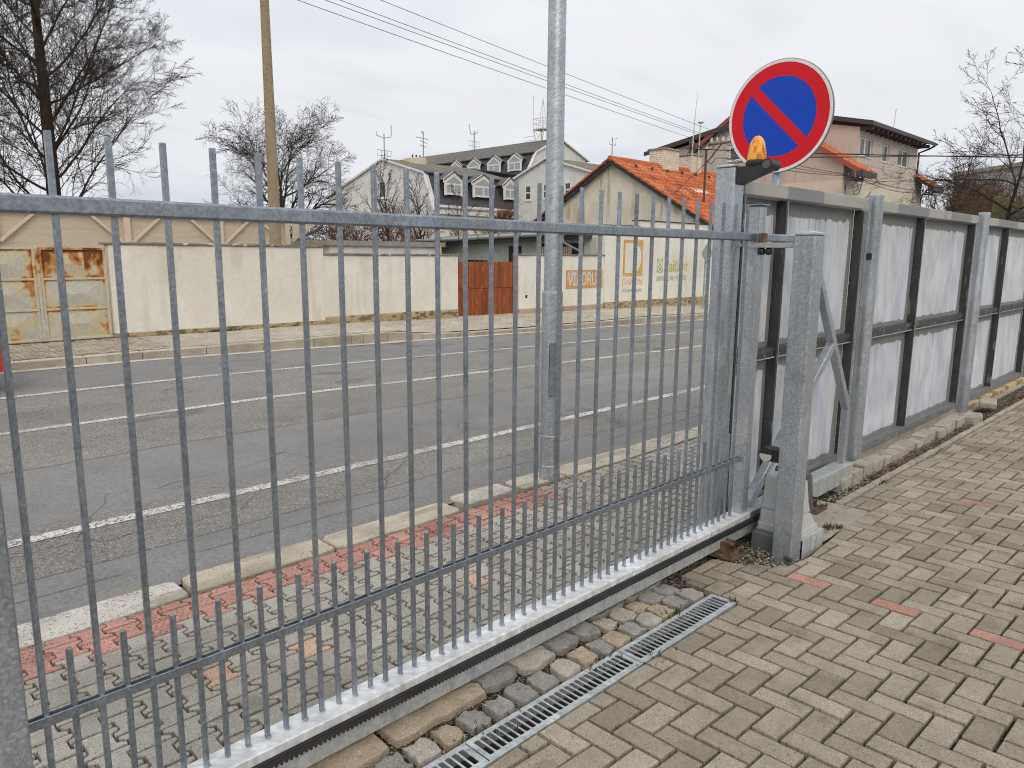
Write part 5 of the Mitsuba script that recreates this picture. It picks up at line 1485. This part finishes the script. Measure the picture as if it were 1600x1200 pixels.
def dormer(par, c, half, z0, ze, zp, axis, depth, pane='glass_curtain'):
    """a white gabled dormer; axis 'y': faces -Y at y=c[1], 'x': faces -X at x=c[0]"""
    d_ = fresh('dormer', par)
    def P(s, f_, z): return (c[0] + s, c[1] + f_, z) if axis == 'y' else (c[0] + f_, c[1] - s, z)
    body = hull([P(s, f_, z) for s, z in ((-half, z0), (half, z0), (half, ze), (0, zp), (-half, ze)) for f_ in (.03, depth)])
    scene[d_] = mikit.ply(body, 'gutter_dark')
    w_ = .14
    fr = []
    def bar(a, b, w=w_): fr.append(hull([P(s + ds, f_, z + dz) for s, z in (a, b) for ds in (-w / 2, w / 2) for dz in (-w / 2, w / 2) for f_ in (-.04, .029)]))
    bar((-half, z0), (-half, ze), .22); bar((half, z0), (half, ze), .22); bar((-half, z0), (half, z0), .12)
    bar((-half - .08, ze - .06), (0, zp), .24); bar((half + .08, ze - .06), (0, zp), .24)
    zt = z0 + (ze - z0) * .72
    bar((-half, zt), (half, zt), .12); bar((0, z0), (0, zt), .11)
    put('frame', fr, 'white_paint', d_)
    put('pane', hull([P(s, f_, z) for s, z in ((-half + .05, z0), (half - .05, z0), (half - .05, ze), (0, zp - .05), (-half + .05, ze)) for f_ in (.0, .028)]), pane, d_)
    rr = [hull([P(s, f_, z + dz) for s, z in ((0, zp), (sg * (half + .18), ze - .12)) for f_ in (-.12, depth) for dz in (.10, .16)]) for sg in (-1, 1)]
    put('roof', rr, 'slate', d_)


for xc, hw, pn in ((34.82, .76, 'glass_curtain'), (37.65, .95, 'glass_curtain'), (40.42, .62, 'glass_curtain')):
    dormer(gb, (xc, 39.0), hw, 5.8, 6.72, 7.22, 'y', 1.2, pn)
# right wing, gable towards the left
g2 = 41.0
prof2 = [(39.4, -1), (39.4, 7.15), (35.8, 8.5), (34.0, 7.98), (30.6, 7.0), (30.6, -1)]
put('gable_wall', hull([(x, y, z) for x in (g2 + .01, g2 + .3) for y, z in prof2]), 'grey_stucco', gb)
put('roof', [hull([(x, y, z + dz) for x in (g2 - .15, 52) for y, z in ((39.9, 6.98), (35.8, 8.54)) for dz in (0, .1)]), hull([(x, y, z + dz) for x in (g2 - .15, 52) for y, z in ((35.8, 8.54), (30.2, 6.92)) for dz in (0, .1)])], 'slate', gb)
put('verge_trim', [trim((g2 - .17, 39.9, 6.98), (g2 - .17, 35.8, 8.56)), trim((g2 - .17, 35.8, 8.56), (g2 - .17, 30.2, 6.94))], 'white_paint', gb)
window_x(gb, g2, 37.33, 37.95, 5.65, 6.75); window_x(gb, g2, 35.5, 36.1, 5.7, 6.75); window_x(gb, g2, 33.4, 34.0, 5.7, 6.75)
# taller block behind, ridge running back, dormers towards the left
prof3 = [(51.6, -1), (51.6, 9.3), (52.7, 11.2), (55.9, 12.72), (60.0, 11.2), (60.2, 10.8), (60.2, -1)]
put('gable_wall', hull([(x, y, z) for y in (48.0, 48.3) for x, z in prof3]), 'grey_stucco', gb)
put('mansard', hull([(x, y, z) for y in (48.31, 78) for x, z in ((51.6, 8.6), (52.75, 11.2), (54, 11.2), (54, 8.6))]), 'slate', gb)
put('roof', [hull([(x, y, z + dz) for y in (47.85, 78) for x, z in ((52.5, 11.15), (55.9, 12.78)) for dz in (0, .1)]), hull([(x, y, z + dz) for y in (47.85, 78) for x, z in ((55.9, 12.78), (60.5, 11.0)) for dz in (0, .1)])], 'slate', gb)
put('side_wall', box(51.61, 51.9, 48.31, 78, -1, 8.6), 'grey_stucco', gb)
put('verge_trim', [trim((51.5, 47.83, 9.3), (52.55, 47.83, 11.2)), trim((52.55, 47.83, 11.2), (55.9, 47.83, 12.84)), trim((55.9, 47.83, 12.84), (60.4, 47.83, 11.05))], 'white_paint', gb)
for yc in (50.1, 53.0, 56.0, 58.9): dormer(gb, (51.95, yc), .85, 9.65, 10.62, 11.15, 'x', 1.2)
put('vent_drum', lathe([(.85, 8.0), (.85, 8.75), (.8, 8.8), (0, 8.8)], 24, (35.9, 44.8, 0)), 'ivory_stucco', gb, smooth=30)
put('vent_pipe', [cyl((35.9 + dx, 44.6, 8.8), (35.9 + dx, 44.6, 9.05), .06, 8) for dx in (-.4, -.05, .3)], 'steel_dark', gb)


def aerial(lab, base, h, arms, mt='antenna_grey', r=.035, rail=None):
    t = thing('roof_antenna', lab, 'antenna')
    b = np.array(base, float)
    put('mast', cyl(b, b + [0, 0, h], r, 6), mt, t)
    for a in arms: put('arm', tube([b + np.array(p) for p in a], r * .7, 5), mt, t)
    if rail:
        w_, hh = rail
        put('railing', [tube([b + np.array(p) for p in q], .02, 4) for q in ([(-w_, 0, 0), (-w_, 0, hh), (w_, 0, hh), (w_, 0, 0)], [(-w_, 0, hh * .5), (w_, 0, hh * .5)], [(-w_ * .4, 0, 0), (-w_ * .4, 0, hh)], [(w_ * .4, 0, 0), (w_ * .4, 0, hh)])], mt, t)


aerial('left fork shaped radio antenna on the front ridge of the grey building', (33.2, 45.0, 8.4), 1.95, [[(-.65, 0, 2.0), (-.62, 0, 1.75), (0, 0, 1.62), (.62, 0, 1.78), (.66, 0, 1.95)], [(.66, 0, 1.9), (.66, 0, 2.65)]], rail=(.62, .75))
aerial('middle comb shaped television antenna on the front ridge of the grey building', (36.7, 44.8, 8.45), 2.45, [[(-.7, .0, 1.95), (.5, 0, 1.9)], [(-.3, 0, 1.75), (.4, 0, 1.55)], [(-.35, 0, 1.4), (.3, 0, 1.3)], [(-.2, 0, 2.45), (.05, 0, 2.2)]])
aerial('third radio antenna with a side platform on the rear ridge of the grey building', (55.7, 60.1, 12.7), 2.1, [[(0, .85, 2.9), (0, .6, 1.8), (0, 0, 1.75), (0, -.5, 1.85), (0, -.5, 2.2)]], rail=(.8, 1.0), r=.05)
aerial('small fork antenna behind the orange roof ridge', (48.9, 36.0, 8.4), 2.5, [[(-.35, 0, 2.35), (-.35, 0, 1.95), (.4, 0, 1.95), (.4, 0, 2.4)], [(.4, 0, 2.4), (.62, 0, 2.55)]], rail=None)
rt = thing('radio_tower', 'white lattice radio platform on top of the rear gable of the grey building', 'antenna')
rx, ry, rz = 56.0, 50.3, 12.6
put('platform', box(rx - .6, rx + .6, ry - .75, ry + .75, rz + 1.25, rz + 1.36), 'antenna_white', rt)
put('legs', [cyl((rx + sx * .45, ry + sy * .4, rz), (rx + sx * .55, ry + sy * .7, rz + 1.25), .05, 5) for sx in (-1, 1) for sy in (-1, 1)] + [cyl((rx - .5, ry - .5, rz + .1), (rx - .5, ry + .65, rz + 1.2), .03, 4), cyl((rx - .5, ry + .5, rz + .1), (rx - .5, ry - .65, rz + 1.2), .03, 4)], 'antenna_white', rt)
put('railing', [tube([(rx - .6, ry - .75, rz + h_), (rx - .6, ry + .75, rz + h_), (rx + .6, ry + .75, rz + h_), (rx + .6, ry - .75, rz + h_), (rx - .6, ry - .75, rz + h_)], .025, 4) for h_ in (1.85, 2.3)] + [cyl((rx - .6, ry + q, rz + 1.36), (rx - .6, ry + q, rz + 2.3), .025, 4) for q in (-.7, -.25, .25, .7)], 'antenna_white', rt)
put('mast', [cyl((rx + q, ry + q2, rz + 1.3), (rx + .1 * q, ry - .05 + .1 * q2, rz + 4.0), .03, 4) for q in (-.3, .3) for q2 in (-.3, .3)] + [cyl((rx, ry - .05, rz + 3.6), (rx, ry - .05, rz + 4.3), .04, 5)], 'antenna_white', rt)
put('whip', cyl((rx - .6, ry + .7, rz + 1.3), (rx - .6, ry + .7, rz + 4.5), .03, 5), 'antenna_white', rt)
put('side_railing', [tube([(rx - .3, ry + 2.2, rz - .1), (rx - .3, ry + 2.2, rz + .75), (rx - .3, ry + .7, rz + .75)], .022, 4), tube([(rx - .3, ry + 2.2, rz + .35), (rx - .3, ry + .7, rz + .35)], .022, 4)], 'antenna_white', rt)

# ================================================================== FAR RIGHT: apartment block, green fence, road sign, wires
ab = thing('apartment_block', 'long pale apartment block in the distance behind the bare trees at right', 'building')
P1, dv = np.array([169.0, 43.6]), np.array([-14.5, -17.7]); dv /= np.linalg.norm(dv); nv = np.array([dv[1], -dv[0]])      # facade line and its outward side


def block(s0, s1, n0, n1, z0, z1):
    v, f = box(s0, s1, n0, n1, z0, z1)
    q = P1 + v[:, :1] * dv + v[:, 1:2] * nv
    return np.c_[q, v[:, 2]], f[:, ::-1]


put('wall', block(0, 70, -14, 0, -5, 17.6), 'block_grey', ab)
put('roof', block(-.6, 70.6, -14.6, .6, 17.61, 18.3), 'concrete', ab)
for fl in range(6):
    for k in range(20):
        put('window', block(1.2 + k * 3.4, 3.0 + k * 3.4, -.05, .06, .6 + fl * 2.9, 2.1 + fl * 2.9), 'glass_curtain', ab)
gf = thing('green_fence', 'green wire fence beyond the big bare tree at the right edge', 'fence')
put('mesh', [box(44 + i * .16, 44.03 + i * .16, 8.0, 8.03, 3.0, 4.75) for i in range(110)], 'green_mesh', gf, kind='stuff')
put('rail', [box(44, 61.6, 7.985, 7.999, z, z + .05) for z in (3.1, 3.9, 4.7)], 'green_mesh', gf)
put('bank', box(43.5, 62, 8.1, 9.5, -1, 4.0), 'grass', None, kind='structure', label='grassy bank behind the green wire fence')
t = thing('far_sign', 'square warning sign on its point seen from behind in front of the advertising wall', 'sign')
sq_ = hull([(22.27 + a, 11.2 + d_, 1.71 + b) for a, b in ((-.36, 0), (.36, 0), (0, .36), (0, -.36)) for d_ in (0, .012)])
put('plate', sq_, 'zinc', t)
put('frame', [beam((22.27 - .2, 11.215, 1.71 + q), (22.27 + .2, 11.215, 1.71 + q), .02, .03) for q in (-.12, .12)], 'steel_dark', t)
put('post', cyl((22.27, 11.26, -.3), (22.27, 11.26, 2.0), .03, 10), 'zinc', t, smooth=30)


def wire(lab, p, q, sag, r=.008, n=16, group=None):
    t = np.linspace(0, 1, n)[:, None]
    pts = np.array(p) * (1 - t) + np.array(q) * t; pts[:, 2] -= sag * 4 * (t[:, 0] * (1 - t[:, 0]))
    put('overhead_wire', tube(pts, r, 4), 'wire_grey' if r < .0078 else 'wire_black', None, label=lab, cat='wire', group=group)


EW = (ex + 1.6, ey, 6.2)
names = ('uppermost', 'second', 'third', 'lowest')
for k, (pz, qx, qz) in enumerate(((6.85, 2.0, 6.22), (6.60, 1.45, 6.02), (6.50, 1.2, 5.97), (6.32, .6, 5.80))):
    p = np.array((8.3 if k else 8.9, 11.4, pz)); q = np.array((ex + qx, ey, qz))
    p0 = q + (p - q) * 1.9
    wire(f'{names[k]} of the overhead wires that run down from the sky to the orange roof', p0, q, .10, .0065)
wire('black overhead wire crossing the picture above the panel fence at right', (24.0, 13.3, 5.45), (26.0, 2.8, 4.45), .05, .018)
wire('black overhead wire crossing the bare branches at the right edge', (8.9, 3.0, 2.86), (27, 3.0, 4.62), .0, .008)
for k in range(3):
    wire(f'{("upper", "middle", "lower")[k]} thin wire in front of the taupe gable', (ex + 1.5, ey, 5.95 - .25 * k), (34.5, 11.5, 5.25 - .03 * k), .15, .012)
for k in range(2):
    wire(f'{("upper", "lower")[k]} wire sagging between the two black brackets of the taupe house', (35.9, 11.5, 5.2 - .06 * k), (44.6, 11.5, 5.2 - .1 * k), .12 + .1 * k, .014)
wire('wire leaving the right bracket of the taupe house towards the far trees', (46.2, 11.5, 5.2), (90, 8, 7.2), .5, .02)

# ================================================================== TREES
def tubes(lines, sides):
    """many polylines [(points, radii)] as thin tubes, built together"""
    by = {}
    for p, r in lines: by.setdefault(len(p), []).append((p, r))
    V, F_, off = [], [], 0
    ang = np.arange(sides) * 2 * np.pi / sides
    for n, ls in by.items():
        p = np.array([l[0] for l in ls]); r = np.array([l[1] for l in ls])
        t = np.gradient(p, axis=1); t /= np.linalg.norm(t, axis=2, keepdims=True) + 1e-12
        ref = np.where(np.abs(t[:, :1, 2:]) < .8, [0, 0, 1.0], [1.0, 0, 0])
        a = np.cross(t, np.broadcast_to(ref, t.shape)); a /= np.linalg.norm(a, axis=2, keepdims=True) + 1e-12
        b = np.cross(t, a)
        v = p[:, :, None] + r[:, :, None, None] * (np.cos(ang)[:, None] * a[:, :, None] + np.sin(ang)[:, None] * b[:, :, None])
        m = len(ls); i, j = np.meshgrid(np.arange(n - 1), np.arange(sides), indexing='ij')
        A_ = i * sides + j; B_ = i * sides + (j + 1) % sides
        f = np.stack([A_, B_, B_ + sides, A_, B_ + sides, A_ + sides], -1).reshape(-1, 3)
        V.append(v.reshape(-1, 3)); F_.append((f[None] + (np.arange(m) * n * sides)[:, None, None]).reshape(-1, 3) + off); off += m * n * sides
    return np.vstack(V), np.vstack(F_)


def grow(out, p, d, L, r, lev, maxlev, R, cfg):
    n = max(2 if lev >= maxlev else 3, int(L / cfg['seg'][min(lev, len(cfg['seg']) - 1)]) + 1)
    d = np.array(d, float); d /= math.sqrt(d @ d)
    wob = cfg['wob'][min(lev, len(cfg['wob']) - 1)]; up = cfg['up'][min(lev, len(cfg['up']) - 1)]
    step = R.normal(0, wob, (n, 3)); step[:, 2] += up / n
    dirs = d + np.cumsum(step, 0); dirs /= np.sqrt((dirs * dirs).sum(1))[:, None]
    pts = np.empty((n + 1, 3)); pts[0] = p; pts[1:] = np.asarray(p) + np.cumsum(dirs, 0) * (L / n)
    tt = np.linspace(0, 1, n + 1); tip = cfg['tip'][min(lev, len(cfg['tip']) - 1)]
    rad = np.maximum(r * (1 - tt * (1 - tip)), cfg['rmin'])
    out.append((lev, pts, rad))
    if lev >= maxlev: return
    nk = cfg['kids'][lev]; t0 = cfg['start'][lev]
    rv = R.rand(nk, 5); rn = R.normal(0, 1, nk)
    for k in range(nk):
        t = t0 + (1 - t0) * (k + .1 + .8 * rv[k, 0]) / nk
        i = min(int(t * n), n - 1); fr = t * n - i
        q = pts[i] * (1 - fr) + pts[i + 1] * fr; rr = rad[i] * (1 - fr) + rad[i + 1] * fr
        dd = dirs[i]
        if abs(dd[2]) < .95: a = np.array([dd[1], -dd[0], 0.0])
        else: a = np.array([0.0, dd[2], -dd[1]])
        a /= math.sqrt(a @ a); b = np.array([dd[1] * a[2] - dd[2] * a[1], dd[2] * a[0] - dd[0] * a[2], dd[0] * a[1] - dd[1] * a[0]])
        if lev == 0: ph = k * 2.4 + .4 * rn[k]
        else: ph = 6.283 * rv[k, 1] if rv[k, 2] < .5 else (0 if rv[k, 1] < .5 else math.pi) + .5 * rn[k]
        lo, hi = cfg['ang'][lev]; an = math.radians(lo + (hi - lo) * rv[k, 3])
        nd = dd * math.cos(an) + (a * math.cos(ph) + b * math.sin(ph)) * math.sin(an)
        lo, hi = cfg['len'][lev]
        nl = L * (lo + (hi - lo) * rv[k, 4]) * (1 - cfg['fade'][lev] * (t - t0) / (1 - t0 + 1e-6))
        grow(out, q, nd, nl, min(rr * .75, r * cfg['rr'][lev]), lev + 1, maxlev, R, cfg)


def build_tree(base, label, cat, root, cfg, seed, mt, maxlev, d=(0, 0, 1), L=6, r=.17, group=None, split=2, sides=(10, 7, 5, 4, 3)):
    R_ = np.random.RandomState(seed); out = []
    grow(out, root, d, L, r, 0, maxlev, R_, cfg)
    t = thing(base, label, cat, group)
    for nm, lv in (('trunk', range(0, split - 1)), ('crown', range(split - 1, maxlev + 1))):
        ms_ = []
        for l_ in lv:
            ls = [(p_, q_) for g_, p_, q_ in out if g_ == l_]
            if ls: ms_.append(tubes(ls, sides[min(l_, len(sides) - 1)]))
        put(nm, ms_, mt, t, smooth=True)
    return len(out)


lime = dict(seg=[.5, .4, .3, .2, .15], wob=[.012, .07, .10, .12, .14], up=[.05, .80, .25, .12, .05], tip=[.06, .06, .12, .2, .3], rmin=.0041,
            kids=[46, 17, 11, 5], start=[.13, .10, .12, .12], ang=[(32, 80), (26, 58), (25, 60), (25, 60)], len=[(.37, .52), (.32, .54), (.30, .56), (.35, .65)], fade=[.66, .45, .5, .4], rr=[.16, .42, .5, .6])
NT = []
NT.append(build_tree('lime_tree', 'large leafless tree with dense upright branches at the left edge', 'tree', (5.45, 20.6, -.1), lime, 3, 'bark', 4, L=13.0, r=.215))
lime2 = dict(lime, kids=[16, 13, 9, 5])
NT.append(build_tree('lime_tree', 'smaller leafless tree half hidden beyond the left edge', 'tree', (1.6, 22.5, -.1), lime2, 8, 'bark', 4, L=10.0, r=.17, d=(.05, 0, 1)))
wal = dict(seg=[.4, .35, .25, .18, .14], wob=[.05, .10, .13, .15, .16], up=[.05, .35, .12, .06, .05], tip=[.06, .06, .12, .2, .3], rmin=.0046,
           kids=[14, 14, 8, 4], start=[.26, .22, .15, .15], ang=[(30, 72), (26, 52), (30, 60), (30, 65)], len=[(.55, .76), (.36, .60), (.40, .68), (.45, .8)], fade=[.35, .4, .45, .4], rr=[.42, .45, .5, .55])
NT.append(build_tree('walnut_tree', 'spreading leafless tree behind the concrete mast', 'tree', (15.5, 28.0, -.1), wal, 27, 'bark', 4, L=6.0, r=.17))
ere = dict(seg=[.5, .4, .3, .25], wob=[.03, .05, .09, .1], up=[0, .5, .25, .1], tip=[.1, .2, .3, .3], rmin=.007,
           kids=[18, 7, 4], start=[.2, .15, .15], ang=[(22, 42), (22, 45), (25, 50)], len=[(.34, .50), (.3, .5), (.35, .6)], fade=[.6, .4, .4], rr=[.4, .5, .55])
for (x, y, h, sd, lab) in ((22.7, 29.7, 5.9, 31, 'left one of the two slender leafless trees before the grey gable'), (24.9, 30.0, 5.6, 32, 'right one of the two slender leafless trees before the grey gable')):
    NT.append(build_tree('young_tree', lab, 'tree', (x, y, -.4), ere, sd, 'bark', 3, L=h, r=.09))
NT.append(build_tree('young_tree', 'thin leafless tree in front of the first white dormer', 'tree', (29.2, 32.0, -.4), ere, 36, 'bark_red', 3, L=5.4, r=.06))
sh_c = dict(seg=[.3, .25, .2], wob=[.12, .16, .2], up=[.2, .2, .1], tip=[.3, .3, .4], rmin=.0065, kids=[14, 9, 5], start=[.1, .1, .1], ang=[(20, 60), (25, 65), (25, 65)], len=[(.45, .75), (.4, .65), (.4, .6)], fade=[.3, .3, .3], rr=[.6, .6, .6])


def bush(base, label, spots, cfg, mt, seed, maxlev=3, cat='bush', group=None):
    R_ = np.random.RandomState(seed); out = []
    for (x, y, z, L, tilt, r) in spots:
        a = R_.uniform(0, 6.28)
        grow(out, (x, y, z), (math.cos(a) * tilt, math.sin(a) * tilt, 1), L, r, 0, maxlev, R_, cfg)
    t = thing(base, label, cat, group)
    put('stems', tubes([(p, q) for l, p, q in out if l == 0], 5), mt, t, smooth=True)
    put('crown', tubes([(p, q) for l, p, q in out if l > 0], 3), mt, t, smooth=True)


rb = np.random.RandomState(77)
bush('shrub', 'dense brownish leafless shrub behind the step in the cream walls', [(x, 21.5 + rb.uniform(-.8, .8), -.1, rb.uniform(2.2, 3.0), rb.uniform(.1, .5), .035) for x in np.linspace(12.9, 16.3, 7)], sh_c, 'bark_red', 41)
bush('shrub', 'low twiggy shrub at the foot of the spreading tree', [(x, 24.5, -.1, rb.uniform(1.8, 2.6), .4, .03) for x in (17.2, 18.3)], sh_c, 'bark', 45)
pol = dict(sh_c, kids=[16, 8, 3], len=[(.5, .8), (.35, .55), (.4, .6)], up=[.1, .5, .3])
bush('pollard_tree', 'orange brown pollarded tree in front of the third white dormer', [(31.6, 31.0, -.5, 3.8, .05, .13), (32.0, 31.0, 2.6, 1.6, .5, .08), (31.2, 31.0, 2.6, 1.7, .5, .08), (33.0, 31.2, 2.2, 1.5, .6, .07), (33.8, 31.2, 1.6, 1.6, .5, .07)], pol, 'bark_orange', 43, cat='tree')
fru = dict(seg=[.3, .25, .18, .12, .1], wob=[.08, .12, .16, .2, .22], up=[.05, -.02, .12, .10, .1], tip=[.08, .08, .12, .25, .4], rmin=.0026,
           kids=[13, 13, 8, 4], start=[.45, .15, .12, .15], ang=[(42, 85), (28, 60), (30, 65), (35, 70)], len=[(.62, .90), (.30, .5), (.28, .5), (.3, .5)], fade=[.35, .4, .45, .4], rr=[.48, .42, .5, .55])
NT.append(build_tree('fruit_tree', 'big leafless fruit tree with arching branches at the right edge', 'tree', (17.6, 1.75, -.1), fru, 54, 'bark', 4, L=4.3, r=.085, d=(-.03, .0, 1)))
NT.append(build_tree('young_tree', 'small leafless tree behind the right corner of the taupe house', 'tree', (54.0, 12.6, -.6), ere, 61, 'bark', 3, L=8.6, r=.13))
bush('far_shrubs', 'tall reddish brown leafless hedge in the distance right of the taupe house', [(x, 20 + rb.uniform(-2, 2), -1.5, rb.uniform(7, 9.5), rb.uniform(.1, .35), .10) for x in np.linspace(78, 108, 13)], dict(sh_c, rmin=.016, seg=[1, .8, .7]), 'bark_red', 47, cat='hedge')
bush('far_shrubs', 'dark twiggy thicket behind the fruit tree at the right edge', [(x, 7.0 + rb.uniform(-.6, .6), .6, rb.uniform(2.8, 4.0), rb.uniform(.1, .4), .05) for x in np.linspace(35, 56, 8)], dict(sh_c, rmin=.007, seg=[.6, .5, .4], kids=[10, 7, 4]), 'bark_red', 48, cat='hedge')

# ================================================================== RED CAR at the left edge, on the far lane
car = thing('parked_car', 'bright red car on the far lane at the left edge of the picture', 'car')
cx1 = 1.80; cyA, cyB = 8.30, 9.92; zb = float(zroad(0, 9))
side = Polygon([(0, .28), (0.02, .62), (.10, .86), (.30, .93), (.55, 1.40), (1.0, 1.46), (2.1, 1.45), (2.75, .98), (3.7, .84), (3.98, .66), (4.02, .30), (3.7, .2), (.2, .2)]).buffer(.05, quad_segs=3).buffer(-.05).buffer(-.03).buffer(.03, quad_segs=3)
for wx in (.72, 3.25): side = side.difference(Point(wx, .30).buffer(.34, quad_segs=8))
m = extrude(side, cyB - cyA); v = m[0]
body = np.stack([cx1 - v[:, 0], cyA + v[:, 2], zb + v[:, 1]], -1)
tz = np.clip((body[:, 2] - zb - .9) / .55, 0, 1); body[:, 1] = (body[:, 1] - (cyA + cyB) / 2) * (1 - .18 * tz) + (cyA + cyB) / 2
put('body', (body, m[1]), 'car_red', car, smooth=25)
sidew = Polygon([(.52, .97), (.68, 1.34), (1.15, 1.40), (2.0, 1.39), (2.55, 1.0)])
m = extrude(sidew, .006); v = m[0]
for sgn in (0, 1):
    yy = (cyA - .004) if not sgn else (cyB - .002)
    wv = np.stack([cx1 - v[:, 0], yy + v[:, 2], zb + v[:, 1]], -1); tz = np.clip((wv[:, 2] - zb - .9) / .55, 0, 1)
    wv[:, 1] = (wv[:, 1] - (cyA + cyB) / 2) * (1 - .18 * tz) + (cyA + cyB) / 2
    put('side_window', (wv, m[1]), 'glass_dark', car)
put('rear_window', hull([(cx1 - .345 - q * .18, y, zb + .98 + q * .36) for q in (0, 1) for y in (cyA + .2, cyB - .2)] + [(cx1 - .33 - q * .18, y, zb + .985 + q * .36) for q in (0, 1) for y in (cyA + .2, cyB - .2)]), 'glass_dark', car)
for wx in (.72, 3.25):
    for y in (cyA + .02, cyB - .22):
        w_ = fresh('wheel', car); scene[w_] = mikit.ply(cyl((cx1 - wx, y, zb + .30), (cx1 - wx, y + .2, zb + .30), .305, 28), 'rubber', smooth=30)
        put('rim', cyl((cx1 - wx, y - .004 if y < 9 else y + .2, zb + .30), (cx1 - wx, y + .0 if y < 9 else y + .204, zb + .30), .20, 18), 'zinc', w_)
for y in (cyA + .06, cyB - .26): put('tail_light', box(cx1 - .09, cx1 + .005, y, y + .2, zb + .62, zb + .82, .02), 'tail_red', car)
put('bumper', box(cx1 - .08, cx1 + .03, cyA + .04, cyB - .04, zb + .30, zb + .50, .02), 'black_plastic', car)
put('number_plate', box(cx1 + .0301, cx1 + .036, 8.85, 9.37, zb + .36, zb + .47), 'white_paint', car)
